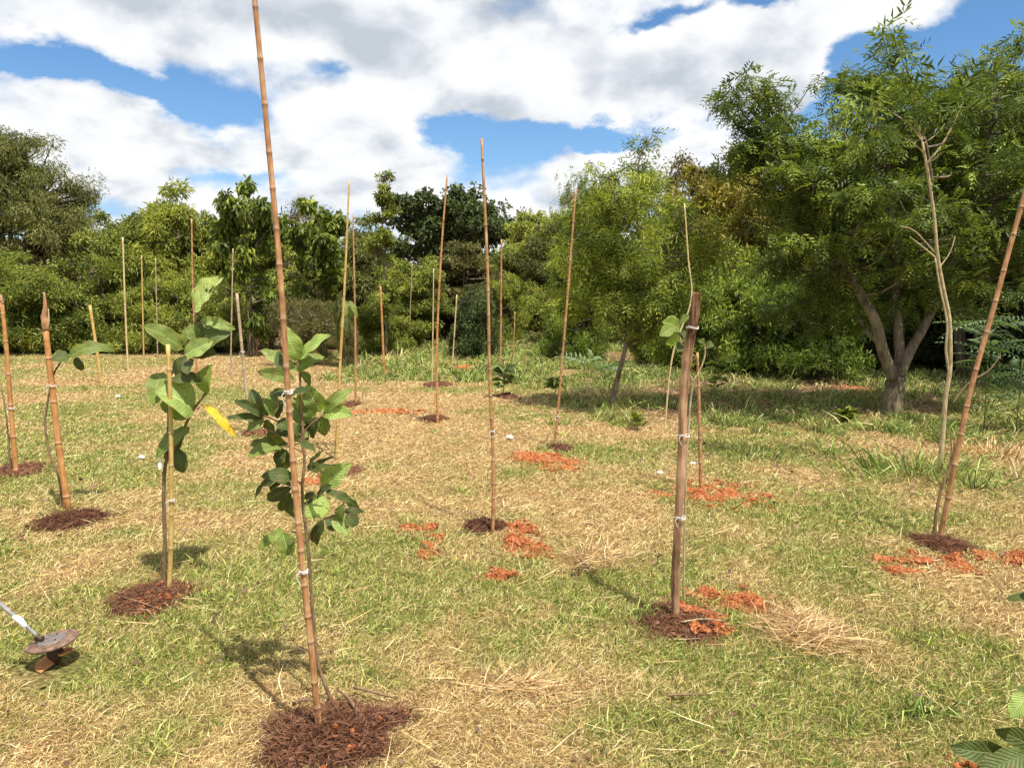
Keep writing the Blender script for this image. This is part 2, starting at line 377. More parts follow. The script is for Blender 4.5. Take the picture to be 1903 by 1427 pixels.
def grass_mat(name='grass_blades', gr=((0.05, 0.085, 0.012), (0.185, 0.26, 0.036), (0.52, 0.57, 0.13)), mid=.5):
    """tone.r = random, tone.g = greenness, tone.b = brownness"""
    m, t, out = newmat(name); tn = tone_of(t)
    straw = t.ramp(tn[0], [(0.0, (0.17, 0.085, 0.034)), (0.3, (0.50, 0.31, 0.125)), (0.7, (0.80, 0.575, 0.27)), (1.0, (0.93, 0.77, 0.47))])
    green = t.ramp(tn[0], [(0.0, gr[0]), (mid, gr[1]), (1.0, gr[2])])
    brown = t.ramp(tn[0], [(0.0, (0.06, 0.033, 0.02)), (0.6, (0.22, 0.125, 0.075)), (1.0, (0.48, 0.33, 0.21))])
    c = t.mix(tn[1], straw, green); c = t.mix(tn[2], c, brown)
    b = bsdf(t, c, 0.55, 0.3); tr = t.node('ShaderNodeBsdfTranslucent'); t.l.new(c, tr.inputs[0])
    mx = t.node('ShaderNodeMixShader'); mx.inputs[0].default_value = 0.15
    t.l.new(b.outputs[0], mx.inputs[1]); t.l.new(tr.outputs[0], mx.inputs[2]); t.l.new(mx.outputs[0], out.inputs[0]); return m
M['grass'] = grass_mat()
M['rough'] = grass_mat('rough_grass_blades', ((0.035, 0.065, 0.010), (0.17, 0.26, 0.04), (0.46, 0.55, 0.14)), .55)
def ground_mat():
    m, t, out = newmat('ground_thatch'); tn = tone_of(t); p = wpos(t)
    n = t.noise(p, 55, 6, 0.7); n2 = t.noise(p, 3.2, 5, 0.6)
    straw = t.ramp(n, [(0.38, (0.085, 0.045, 0.023)), (0.52, (0.30, 0.18, 0.085)), (0.66, (0.56, 0.39, 0.20))])
    green = t.ramp(n, [(0.38, (0.045, 0.05, 0.014)), (0.52, (0.15, 0.16, 0.04)), (0.68, (0.34, 0.34, 0.11))])
    litter = t.ramp(n, [(0.36, (0.035, 0.02, 0.013)), (0.5, (0.14, 0.075, 0.045)), (0.68, (0.33, 0.20, 0.13))])
    g = t.m('ADD', tn[1], t.m('MULTIPLY', t.m('SUBTRACT', n2, 0.5), 0.6), clamp=True)
    c = t.mix(g, straw, green); c = t.mix(tn[2], c, litter)
    red = t.m('MULTIPLY', t.mrange(t.noise(p, 1.3, 5, 0.7), 0.60, 0.70), 0.35)
    c = t.mix(red, c, (0.42, 0.18, 0.08))
    b = bsdf(t, c, 0.95, 0.1); add_bump(t, b, n, 0.9, 0.02); t.l.new(b.outputs[0], out.inputs[0]); return m
M['ground'] = ground_mat()

# ------------------------------------------------------------------ ground: greenness and litter maps
def _blob(px, py, wx, wy, amp):
    c = G(px, py); a = G(px, py - wy) ; b = G(px, py + wy)
    return (c[0], c[1], wx * c[1] / F, max(0.1, abs(a[1] - b[1]) / 2), amp)
GB = [_blob(*b) for b in [
    (400, 910, 110, 30, .5), (100, 760, 160, 50, .35), (90, 690, 120, 15, .3), (1540, 965, 130, 28, .6), (1150, 1110, 130, 50, .35), (420, 1220, 150, 50, .35),
    (780, 655, 110, 25, .7), (970, 650, 130, 30, .7), (1040, 845, 130, 20, .5), (860, 920, 90, 40, .4), (360, 1110, 80, 35, .5), (1290, 1030, 100, 40, .4),
    (1400, 830, 120, 20, .5), (1700, 910, 160, 30, .5), (640, 1060, 140, 60, .45), (1780, 1190, 150, 60, .4), (200, 1250, 180, 60, .3), (960, 960, 60, 20, .6),
    (1100, 1300, 200, 70, .2), (600, 960, 120, 40, .3), (860, 640, 60, 20, .5), (1150, 700, 120, 20, .5), (450, 820, 90, 30, .3), (1500, 1330, 150, 60, .25),
    (1050, 920, 220, 50, -.6), (700, 755, 190, 42, -.8), (120, 1050, 150, 45, -.45), (1490, 1180, 110, 45, -.8), (1320, 870, 100, 30, -.4),
    (860, 800, 160, 30, -.6), (330, 690, 130, 25, -.9), (540, 690, 80, 20, -.8), (1190, 790, 150, 20, -.5), (1750, 1080, 120, 40, -.25), (900, 1180, 160, 40, -.2),
    (450, 990, 100, 30, -.25), (960, 1390, 140, 50, -.3), (1200, 960, 120, 30, -.5), (1620, 1010, 130, 25, -.4), (700, 1200, 120, 40, -.2), (1010, 1310, 120, 45, -.35), (1660, 1240, 110, 40, -.35), (1300, 1330, 110, 45, -.3), (1330, 660, 80, 10, -.5)]]
def greenness(x, y):
    g = 0.46 + (fbm(x * 0.75 + 3, y * 0.75 + 8, 4) - 0.5) * 2.4 + (fbm(x * 3 + 9, y * 3 + 1, 3) - 0.5) * 1.3
    for cx, cy, rx, ry, a in GB: g = g + a * np.exp(-((x - cx) / rx) ** 2 - ((y - cy) / ry) ** 2)
    return np.clip(g, 0, 1)
def litter(x, y):
    """bare earth and leaf litter under the trees on the right and at the foot of the hedge"""
    a = np.clip((y - 9.4 + (x - 2) * -0.25) / 2.0, 0, 1) * np.clip((x - 1.6) / 1.5, 0, 1)
    b = np.clip((y - 22) / 2.5, 0, 1) * (1 - np.clip((x + 1) / 3, 0, 1) * np.clip((6 - x) / 3, 0, 1))
    n = fbm(x * 0.9 + 50, y * 0.9 + 20, 3)
    return np.clip(np.maximum(a * (0.35 + 1.3 * (n - 0.3)), b * 0.9), 0, 1)

def build_ground():
    u = np.linspace(-1, 1, 381); X = np.sinh(u * 6.2) / math.sinh(6.2) * 900
    w = np.linspace(0, 1, 420); Y = -30 + 31.2 * np.clip(w / 0.06, 0, 1) + np.where(w > 0.06, np.sinh((w - 0.06) / 0.94 * 6.4) / math.sinh(6.4) * 1400, 0)
    gx, gy = np.meshgrid(X, Y); z = hgt(gx, gy)
    v = np.stack([gx, gy, z], -1).reshape(-1, 3); nx = len(X)
    i = np.arange(len(Y) - 1)[:, None] * nx; j = np.arange(nx - 1)[None]
    q = np.stack([i + j, i + j + 1, i + nx + j + 1, i + nx + j], -1).reshape(-1, 4)
    g = greenness(gx, gy).ravel(); l = litter(gx, gy).ravel()
    mb = MB(); mb.add(v, q, None, np.stack([g * 0 + .5, g, l], -1))
    tag(mb.build('ground', M['ground']), 'dry mown grass field with straw coloured thatch', None, None, 'structure')
build_ground()

# ------------------------------------------------------------------ mounds of mulch and patches of red soil
bare = []       # (cx, cy, rx, ry) where no grass grows
for _p in ((92, 1240, .15), (100, 1256, .13)):
    _c = G(_p[0], _p[1]); bare.append((_c[0], _c[1], _p[2], _p[2]))
def rand_axes(n, r):
    a = unit(r.normal(size=(n, 3))); b = unit(np.cross(a, unit(r.normal(size=(n, 3))))); return a, b, np.cross(a, b)
def ico(sub, seed):
    bm = bmesh.new(); bmesh.ops.create_icosphere(bm, subdivisions=sub, radius=1)
    r = np.random.default_rng(seed); v = np.array([q.co[:] for q in bm.verts]); v *= (1 + (r.random((len(v), 1)) - .5) * .55)
    f = np.array([[l.index for l in p.verts] for p in bm.faces]); bm.free(); return v, f
CLOD = [ico(2, k) for k in range(3)]; CLODS = ico(1, 9)
def clods(mb, pos, size, r, flat=0.6, small=False, red=False):
    a, b, c = rand_axes(len(pos), r)
    T = CLODS if small else CLOD[r.integers(3)]
    t = np.stack([r.random(len(pos)), np.full(len(pos), 1.0) if red else r.random(len(pos)) * .9, r.random(len(pos))], -1)
    scatter(mb, T[0], None, T[1], pos, a, b, c, np.stack([size, size * r.uniform(.6, 1, len(size)), size * flat], -1), t)
BLADE_T = None
def fibres(mb, pos, length, width, r, up=0.25, tone=None):
    """thin curved strips lying about"""
    n = len(pos); az = r.uniform(0, 2 * np.pi, n); e = r.normal(0, up, n)
    d = np.stack([np.cos(az) * np.cos(e), np.sin(az) * np.cos(e), np.abs(np.sin(e))], -1)
    s = unit(np.cross(d, unit(r.normal(size=(n, 3)) + np.array([0, 0, 2.0])))); nn = np.cross(s, d)
    tv = np.array([[-.5, 0, 0], [.5, 0, 0], [-.5, .5, .1], [.5, .5, .1], [-.2, 1, 0], [.2, 1, 0]]); tq = np.array([[0, 1, 3, 2], [2, 3, 5, 4]])
    if tone is None: tone = r.random((n, 3))
    scatter(mb, tv, tq, None, pos, s, d, nn, np.stack([width, length, length], -1), tone)
def mound(px, py, w, h, mat, label, seed, height=0.05, kind='mulch_mound', fib=600, edge=0.62, cat='mulch', group=None, hole=None, orange=0):
    c = G(px, py); rx = w / 2 * c[1] / F; ry = max(abs(G(px, py - h / 2)[1] - G(px, py + h / 2)[1]) / 2, rx * .45)
    r = np.random.default_rng(seed)
    bare.append((c[0], c[1], rx * .84, ry * .84))
    nr, na = 26, 72; mb = MB()
    th = np.linspace(0, 2 * np.pi, na, endpoint=False); t = np.linspace(0, 1, nr)
    ro = 1 + edge * (fbm(np.cos(th) * 2 + seed, np.sin(th) * 2 + seed, 4) - .5) * 2
    X = c[0] + rx * np.outer(t, np.cos(th) * ro); Y = c[1] + ry * np.outer(t, np.sin(th) * ro)
    prof = (1 - t ** 2.2)[:, None]
    Z = hgt(X, Y) + height * prof * (0.55 + 0.9 * fbm(X * 9, Y * 9, 4)) + 0.02 * (fbm(X * 34, Y * 34, 3) - .5) * (1 - t ** 6)[:, None] + 0.004 - 0.02 * (t ** 8)[:, None]
    if hole: Z = Z - hole[2] * np.exp(-((X - c[0] - hole[0]) ** 2 + (Y - c[1] - hole[1]) ** 2) / hole[3] ** 2)
    v = np.stack([X, Y, Z], -1).reshape(-1, 3)
    i = np.arange(nr - 1)[:, None] * na; j = np.arange(na)[None]; k = (j + 1) % na
    q = np.stack([i + j, i + k, i + na + k, i + na + j], -1).reshape(-1, 4)[:, ::-1]
    mb.add(v, q, None, np.tile([.5, .5, .5], (len(v), 1)))
    sc = max(0.35, min(1, c[1] / 3.0 * .6))
    def sample(n, k=1.0):
        a = r.uniform(0, 2 * np.pi, n); q = np.sqrt(r.random(n)) * k
        eo = 1 + edge * (fbm(np.cos(a) * 2 + seed, np.sin(a) * 2 + seed, 4) - .5) * 2
        x = c[0] + rx * eo * q * np.cos(a); y = c[1] + ry * eo * q * np.sin(a)
        z = hgt(x, y) + height * np.clip(1 - q ** 2.2, 0, 1) * (0.55 + 0.9 * fbm(x * 9, y * 9, 4)) + .004
        return np.stack([x, y, z], -1)
    nc = int(fib * .7); clods(mb, sample(nc, 1.12), r.gamma(1.8, .0022, nc) + .002, r, small=True)
    p = np.vstack([sample(int(fib * 1.6), 1.05), sample(int(fib * .12), 1.35)]); p[:, 2] = np.maximum(p[:, 2], hgt(p[:, 0], p[:, 1]) + .006); n = len(p)
    tn = r.random((n, 3)) * .97; fibres(mb, p, r.gamma(2.5, .014, n) + .01, r.uniform(.0012, .0042, n) * max(1, c[1] / 4), r, .3, tn)
    if orange:
        p = sample(orange * 4, 1.05); gq = fbm(p[:, 0] * 14, p[:, 1] * 14, 2); p = p[(p[:, 0] > c[0] + rx * .05) & (gq > .46)]; p[:, 2] += .010
        clods(mb, p, r.gamma(1.6, .0028, len(p)) + .0025, r, small=True, red=True)
    o = mb.build(kind, M[mat], None, True, tuple(c)); tag(o, label, cat, group)
    return o, c, rx, ry
def soil_patch(spots, label, seed, kind='red_soil', n=900, group='patches of orange earth dug out beside the saplings'):
    """loose orange earth thrown out of a planting hole"""
    r = np.random.default_rng(seed); mb = MB(); cs = []
    for px, py, w, h in spots:
        c = G(px, py); rx = w / 2 * c[1] / F; ry = max(abs(G(px, py - h / 2)[1] - G(px, py + h / 2)[1]) / 2, .02); cs.append((c, rx, ry))
    o0 = cs[0][0]
    for c, rx, ry in cs:
        m = int(n * max(0.15, (rx * ry) / sum(a[1] * a[2] for a in cs)))
        m = m * 3; q = r.normal(size=(m * 3, 2)) * .55; x = c[0] + rx * q[:, 0]; y = c[1] + ry * q[:, 1]
        dn = fbm(x * 11 + seed, y * 11, 4); k = (dn + r.normal(0, .035, len(x)) - .05 * (q ** 2).sum(1) > .47); x, y, dn = x[k][:m], y[k][:m], dn[k][:m]
        z = hgt(x, y) + np.clip(dn - .5, 0, 1) * (.17 if seed == 24 else .12) + .001
        p = np.stack([x, y, z], -1); fs = max(1, c[1] / 5)
        clods(mb, p, (r.gamma(1.4, .0022, len(p)) + .0022) * fs, r, .5, small=True)
        p2 = p[::3] + r.normal(0, .01, p[::3].shape) * [1, 1, 0]; p2[:, 2] = hgt(p2[:, 0], p2[:, 1]) + .002 + np.clip(dn[::3] - .5, 0, 1) * (.15 if seed == 24 else .10)
        clods(mb, p2, r.uniform(.006, .014, len(p2)) * fs, r, .3)
        k = r.random(len(p)) < .25; pf = p[k] + [0, 0, .006]; fibres(mb, pf, r.uniform(.01, .035, len(pf)), r.uniform(.001, .003, len(pf)) * fs, r, .3)
    for c, rx, ry in cs:      # dusting of single crumbs round about
        q = r.normal(size=(int(n * .25), 2)) * .95; x = c[0] + q[:, 0] * rx; y = c[1] + q[:, 1] * ry
        clods(mb, np.stack([x, y, hgt(x, y) + .008], -1), (r.gamma(1.3, .0018, len(x)) + .0018) * max(1, c[1] / 5), r, .5, small=True)
    o = mb.build(kind, M['laterite'], None, True, tuple(o0)); tag(o, label, 'soil', group)
    return o

mg = 'brown mulch mounds at the stakes'
mound(618, 1372, 246, 124, 'mulch', 'large reddish brown mulch mound at the foot of the nearest bamboo stake', 1, .055, fib=3600, group=mg, hole=(.05, .12, .05, .06), orange=60)
mound(1268, 1162, 172, 74, 'mulch', 'brown mulch mound edged with orange earth around the thick wooden stake', 2, .04, fib=1100, group=mg, hole=(-.12, .08, .05, .06), orange=700)
mound(276, 1112, 132, 70, 'mulch', 'straggly brown mulch mound under the big leaved seedling on the left', 3, .035, fib=1300, edge=.5, group=mg, orange=90)
mound(134, 968, 122, 38, 'mulch_dark', 'neat dark brown mulch mound at the orange bamboo stake with a thin curved stem', 4, .05, fib=900, edge=.15, group=mg)
mound(900, 980, 84, 26, 'mulch_dark', 'brown mulch mound at the tall stake in the middle of the lawn', 5, .03, fib=500, group=mg)
mound(1752, 1014, 104, 36, 'mulch_dark', 'brown mulch mound at the two leaning stakes on the right', 6, .04, fib=500, group=mg)
mound(30, 876, 96, 26, 'mulch', 'straw flecked brown mulch mound at the leftmost stake', 7, .04, fib=500, group=mg)
mound(478, 806, 60, 12, 'mulch', 'small brown mulch mound at the stake with a dark lower half', 8, .05, fib=200, group=mg)
mound(806, 780, 52, 12, 'mulch_dark', 'small brown mulch mound at the stake in front of the far round dark tree', 9, .04, fib=200, group=mg)
mound(1040, 834, 44, 12, 'mulch_dark', 'small brown mulch mound at the stake leaning right, above an orange streak', 10, .04, fib=200, group=mg)
mound(942, 737, 44, 9, 'mulch_dark', 'low brown mulch mound beside the small dark seedling in the middle distance', 12, .05, fib=150, group=mg)
mound(813, 716, 56, 8, 'mulch_dark', 'thin brown mulch mound where the middle lawn turns green', 13, .05, fib=120, group=mg)
mound(634, 878, 74, 18, 'mulch', 'brown mulch mound at the pale yellow stake behind the nearest seedling', 14, .04, fib=250, group=mg)
mound(655, 752, 36, 10, 'mulch_dark', 'small brown mulch mound at the reddish stake left of the middle', 15, .04, fib=100, group=mg)
soil_patch([(1000, 853, 70, 14), (1040, 862, 70, 22), (975, 848, 34, 8)], 'bright orange streak of earth below the stake leaning right', 21, n=1100)
soil_patch([(768, 984, 66, 14)], 'small flat orange earth patch left of the middle stake', 22, n=300)
soil_patch([(806, 1010, 30, 26), (790, 1032, 44, 20)], 'broken orange earth patch below and left of the middle stake', 23, n=300)
soil_patch([(970, 1016, 62, 28), (958, 990, 50, 16), (1000, 1030, 50, 14), (925, 1075, 60, 10)], 'lumpy orange earth heap with a dark hollow right of the middle stake', 24, n=1300)
soil_patch([(1335, 920, 120, 34), (1250, 920, 60, 12), (1395, 922, 50, 12), (1290, 912, 60, 16)], 'wide orange earth patch around the thin cane behind the wooden stake', 25, n=1700)
soil_patch([(1360, 1118, 120, 30), (1300, 1105, 60, 14), (1400, 1130, 50, 16)], 'orange earth patch behind the mulch of the thick wooden stake', 26, n=1300)
soil_patch([(1720, 1040, 120, 16), (1680, 1063, 90, 10), (1785, 1058, 60, 18), (1640, 1045, 16, 8)], 'orange earth streaks below the two leaning stakes', 27, n=1100)
soil_patch([(1858, 1038, 66, 22), (1900, 1042, 60, 12)], 'orange earth clods near the right edge', 28, n=600)
soil_patch([(875, 683, 40, 5)], 'small orange earth spot far off in the green grass', 29, n=250)
soil_patch([(475, 1167, 28, 9)], 'single small reddish clump left of the nearest stake', 30, n=120)
soil_patch([(592, 893, 34, 16)], 'orange earth spot seen behind the nearest seedling', 31, n=200)
soil_patch([(1840, 1418, 110, 30)], 'orange earth in the bottom right corner under the dark leaves', 32, n=700)
soil_patch([(720, 766, 120, 8)], 'faint orange earth traces in the straw left of the far stake', 33, n=200)
soil_patch([(1585, 722, 70, 14), (1700, 716, 40, 6)], 'orange earth showing under the big spreading tree', 34, n=500)

# ------------------------------------------------------------------ grass
def blades(mb, x, y, L, W, elev, r, green, brown, bend=0.35, zoff=0.0, az=None):
    n = len(x); z = hgt(x, y) + zoff
    if az is None: az = r.uniform(0, 2 * np.pi, n)
    h = np.stack([np.cos(az), np.sin(az), np.zeros(n)], -1); up = np.array([0, 0, 1.0])
    tw = r.uniform(0, 2 * np.pi, n)
    d = h * np.cos(elev)[:, None] + up * np.sin(elev)[:, None]
    sd = np.stack([-np.sin(az), np.cos(az), np.zeros(n)], -1)
    s = unit(sd * np.cos(tw * .35)[:, None] + np.cross(d, sd) * np.sin(tw * .35)[:, None])
    b = np.stack([x, y, z], -1)
    d2 = unit(d - up * (bend * r.uniform(.3, 1.6, n))[:, None] * np.sin(elev)[:, None] + sd * r.normal(0, .25, (n, 1)))
    m = b + d * (L * .5)[:, None]; t = m + d2 * (L * .5)[:, None]
    t[:, 2] = np.maximum(t[:, 2], z + .004 + 0.006 * r.random(n)); m[:, 2] = np.maximum(m[:, 2], z + .006 + 0.008 * r.random(n))
    w = (W / 2)[:, None]
    v = np.stack([b - s * w, b + s * w, m - s * w * .9, m + s * w * .9, t], 1).reshape(-1, 3)
    o = (np.arange(n) * 5)[:, None]
    q = o + np.array([0, 1, 3, 2])[None]; tr = o + np.array([2, 3, 4])[None]
    tone = np.repeat(np.stack([r.random(n), green, brown], -1), 5, 0)
    mb.add(v, q, tr, tone)
def in_bare(x, y):
    k = np.zeros(len(x), bool)
    for cx, cy, rx, ry in bare: k |= ((x - cx) / rx) ** 2 + ((y - cy) / ry) ** 2 < 1
    return k
def fan(n, r, d0, d1, half=R(46)):
    D = np.exp(r.uniform(math.log(d0), math.log(d1), n)); a = r.uniform(-half, half, n)
    return D * np.sin(a), D * np.cos(a)
def lawn():
    r = np.random.default_rng(77); mb = MB()
    # short upright blades
    x, y = fan(760000, r, 1.7, 34); k = ~in_bare(x, y); x, y = x[k], y[k]; D = np.hypot(x, y)
    g = greenness(x, y); l = litter(x, y); k = r.random(len(x)) < (0.28 + 0.75 * g) * (1 - .75 * l); x, y, D, g, l = x[k], y[k], D[k], g[k], l[k]; n = len(x)
    f = (D / 3.0); L = r.uniform(.014, .036, n) * (0.8 + .5 * g) * np.clip(f, .8, 2.2) ** .35; W = r.uniform(.0013, .0030, n) * f ** .8
    gr = np.clip(g * 1.15 + r.normal(0, .28, n), 0, 1); gr = np.where(r.random(n) < .22, 0.05, gr)
    blades(mb, x, y, L, W, np.clip(r.normal(.95, .35, n), .15, 1.5), r, gr, l * .5)
    # straw and clippings lying on top
    x, y = fan(700000, r, 1.7, 34); k = ~in_bare(x, y); x, y = x[k], y[k]; D = np.hypot(x, y)
    g = greenness(x, y); l = litter(x, y); k = r.random(len(x)) < (1.0 - .62 * g); x, y, D, g, l = x[k], y[k], D[k], g[k], l[k]; n = len(x)
    f = (D / 3.0); L = r.gamma(2.2, .0115, n) * np.clip(f, .8, 2) ** .3 + .012; W = r.uniform(.0011, .0030, n) * f ** .8
    gr = np.where(r.random(n) < .18, .6, np.clip(r.normal(.1 + .25 * g, .1, n), 0, 1))
    az = r.normal(0, 1.5, n) + (fbm(x * 3.1, y * 3.1, 2) * 12)
    blades(mb, x, y, L, W, np.abs(r.normal(.22, .32, n)), r, gr, l * .9, .3, .004, az)
    # a few long bleached stalks
    x, y = fan(1500, r, 1.9, 14); k = ~in_bare(x, y); x, y = x[k], y[k]; n = len(x); D = np.hypot(x, y)
    blades(mb, x, y, r.uniform(.08, .24, n), r.uniform(.002, .004, n) * (D / 3) ** .6, np.abs(r.normal(.1, .18, n)), r, np.zeros(n), (r.random(n) < .12) * .6, .3, .01)
    # weeds: small wide leaved tussocks in the lawn
    tx, ty = fan(1500, r, 2.0, 18); g = greenness(tx, ty); k = r.random(len(tx)) < g ** 1.5 * .9; tx, ty = tx[k], ty[k]; k = ~in_bare(tx, ty); tx, ty = tx[k], ty[k]
    m = 26; x = np.repeat(tx, m) + r.normal(0, .03, len(tx) * m); y = np.repeat(ty, m) + r.normal(0, .03, len(tx) * m); n = len(x)
    blades(mb, x, y, r.uniform(.04, .10, n), r.uniform(.003, .0055, n) * (np.hypot(x, y) / 3) ** .5, r.uniform(.35, 1.2, n), r, np.clip(r.normal(.9, .12, n), 0, 1), np.zeros(n), .8)
    tag(mb.build('grass', M['grass'], None, False), 'short dry mown grass with green patches and straw clippings', 'grass', None, 'stuff')
lawn()
def dead_leaves():
    r = np.random.default_rng(79); mb = MB(); x, y = fan(2600, r, 2.0, 16)
    k = r.random(len(x)) < .25 + .75 * (x > 0) * (y > 6); x, y = x[k], y[k]; n = len(x)
    th = np.linspace(0, 1, 4); tv = np.array([[-.5, 0, .0], [.5, 0, .0], [-.62, .5, .22], [.62, .5, .12], [-.25, 1, .3], [.25, 1, .38]]); tq = np.array([[0, 1, 3, 2], [2, 3, 5, 4]])
    a = r.uniform(0, 6.28, n); d = np.stack([np.cos(a), np.sin(a), r.normal(.1, .2, n)], -1); d = unit(d); up = unit(r.normal(0, .35, (n, 3)) + [0, 0, 1]); sx = unit(np.cross(d, up)); nn = np.cross(sx, d)
    L = r.uniform(.012, .035, n) * (np.hypot(x, y) / 4) ** .4
    scatter(mb, tv, tq, None, np.stack([x, y, hgt(x, y) + .018], -1), sx, d, nn, np.stack([L * r.uniform(.35, .7, n), L, L], -1), np.stack([r.random(n) * .7, np.zeros(n), np.ones(n)], -1))
    tag(mb.build('dead_leaves', M['grass'], None, False), 'brown dead leaf bits scattered through the lawn', 'leaf litter', None, 'stuff')
dead_leaves()
def rough_grass():
    r = np.random.default_rng(78); mb = MB()
    # taller tussocks: right of the lawn under the trees, and the green strip in the middle distance
    n0 = 5200; tx = r.uniform(-1.5, 14, n0); ty = r.uniform(7, 16, n0)
    m = fbm(tx * 1.5 + 5, ty * 1.5 + 7, 3); k = (m > .52) & (tx > 0.9 - (ty - 11) * .25) & (ty > 9.9 - .34 * (tx)) & (ty > 7.4) & (np.abs(tx) < ty * .85)
    k &= r.random(n0) < .85
    a = np.stack([tx[k], ty[k]], -1)
    n1 = 5200; tx = r.uniform(-5.5, 9, n1); ty = r.uniform(14.5, 37, n1); m = fbm(tx * .7 + 15, ty * .7 + 7, 3)
    k = (m > .40) & (tx > -4.6 + (20 - ty) * .15) & (r.random(n1) < .8); b = np.stack([tx[k], ty[k]], -1)
    T = np.vstack([a, b]); m = 44; x = np.repeat(T[:, 0], m); y = np.repeat(T[:, 1], m); n = len(x)
    sp = .06 + .03 * (y > 14); x = x + r.normal(0, 1, n) * sp; y = y + r.normal(0, 1, n) * sp
    vg = np.repeat(np.clip(r.normal(.98, .3, len(T)), 0, 1), m); hh = np.repeat(r.gamma(4, .25, len(T)), m)
    L = r.uniform(.07, .22, n) * hh * np.where(y > 14, 1.2, 1.0); W = r.uniform(.005, .010, n) * np.where(y > 14, 2.2, 1.25)
    l = litter(x, y)
    blades(mb, x, y, L, W, r.uniform(.5, 1.45, n), r, np.clip(vg + r.normal(0, .2, n), 0, 1), l * (r.random(n) < .18) * .8, 1.3)
    # brown dead stalks and litter
    n = 110000; x = r.uniform(.5, 15, n); y = r.uniform(9.2, 18, n); k = (litter(x, y) > .25 * r.random(n)) & (np.abs(x) < y * .9); x, y = x[k], y[k]; n = len(x)
    blades(mb, x, y, r.uniform(.05, .22, n), r.uniform(.004, .012, n), np.abs(r.normal(.15, .3, n)), r, np.zeros(n), (r.random(n) < .85) * r.uniform(.5, 1, n), .3, .01)
    tag(mb.build('rough_grass', M['rough'], None, False), 'longer tussocky grass and dead stalks at the edge of the trees', 'grass', None, 'stuff')
rough_grass()
def straw_pile(px, py, w, h, n, label, seed, green=0.0, brown=0.0, L=(.06, .2), hz=.05, kind='straw_heap', group=None, cat='straw'):
    c = G(px, py); r = np.random.default_rng(seed); rx = w / 2 * c[1] / F; ry = abs(G(px, py - h / 2)[1] - G(px, py + h / 2)[1]) / 2
    q = r.normal(size=(n, 2)) * .5; x = c[0] + q[:, 0] * rx; y = c[1] + q[:, 1] * ry; mb = MB()
    zo = r.random(n) * hz * np.exp(-(q ** 2).sum(1)); s = 1 + .15 * max(0, c[1] - 4)
    blades(mb, x, y, r.uniform(*L, n), r.uniform(.002, .0045, n) * s, np.abs(r.normal(.15, .3, n)), r, np.full(n, green), (r.random(n) < .35) * (.4 + brown), .3, zo)
    return tag(mb.build(kind, M['grass'], None, False), label, cat, group)
straw_pile(1490, 1178, 150, 74, 1500, 'loose heap of bleached straw right of the wooden stake mulch', 41)
straw_pile(1110, 1035, 130, 40, 700, 'thin heap of greyish straw right of the lumpy orange earth', 42, brown=.2, hz=.02)
straw_pile(960, 1280, 130, 30, 350, 'sparse bleached straw wisps in the middle foreground', 43, hz=.02)
def tussock(px, py, w, n, label, seed, L=(.25, .6), green=.95, lean=.0, cat='grass clump', kind='grass_clump', wd=1.0, sx=.16):
    c = G(px, py); r = np.random.default_rng(seed); rx = w / 2 * c[1] / F; mb = MB()
    x = c[0] + r.normal(0, rx * .6, n); y = c[1] + r.normal(0, rx * .35, n); az = np.arctan2(y - c[1] + r.normal(0, .1, n), x - c[0] + r.normal(0, .1, n))
    blades(mb, x, y, r.uniform(*L, n), r.uniform(.006, .011, n) * wd, r.uniform(.45, 1.3, n), r, np.clip(r.normal(green, .2, n), 0, 1), (r.random(n) < .05) * .5, 1.5, 0, az)
    return tag(mb.build(kind, M['rough'], None, False), label, cat, 'long green grass clumps on the right')
tussock(1700, 880, 190, 420, 'big arching grass clump at the foot of the tall pale sapling', 51, (.18, .5))
tussock(1810, 905, 120, 160, 'arching grass clump just right of the two leaning stakes', 52, (.15, .4))
tussock(1545, 845, 60, 110, 'middle sized grass clump left of the big arching one', 53, (.12, .32))
tussock(1390, 850, 120, 200, 'low dark grass clump right of the thin cane', 54, (.1, .28))
tussock(1470, 745, 110, 200, 'bushy green grass clump in the shade of the big tree', 55, (.2, .5), wd=1.4)
tussock(1130, 745, 90, 240, 'dry brown grass clump around the leaning trunk', 56, (.25, .6), green=.12, wd=1.3)
tussock(1200, 1145, 60, 90, 'little green grass clump left of the wooden stake mulch', 57, (.06, .14), wd=.6)
tussock(1630, 800, 90, 160, 'ragged grass clump left of the big trunk base', 59, (.15, .4), wd=1.3)
tussock(1820, 760, 150, 260, 'dark grass clump in the shade right of the big trunk', 60, (.15, .45), wd=1.4)
tussock(1240, 760, 110, 220, 'dark green grass clump behind the lower half of the wooden stake', 61, (.15, .4), wd=1.3)
tussock(1380, 790, 80, 150, 'grass clump in the half shade right of the cane', 62, (.12, .3), wd=1.1)
tussock(1190, 700, 120, 240, 'bright green grass clump right of the leaning trunk', 63, (.2, .5), wd=1.6)
tussock(1850, 850, 130, 260, 'dead brown grass clump between the leaning stake and the right edge', 64, (.15, .4), green=.05, wd=1.1)
tussock(1040, 790, 50, 70, 'spiky grass clump at the foot of the stake leaning right', 65, (.12, .3))
tussock(1150, 690, 70, 160, 'tall grass clump beside the bluish seedling', 66, (.2, .5), wd=1.5)
tussock(1720, 1330, 70, 60, 'broad bladed grass clump in the lower right', 58, (.08, .2), wd=.8)

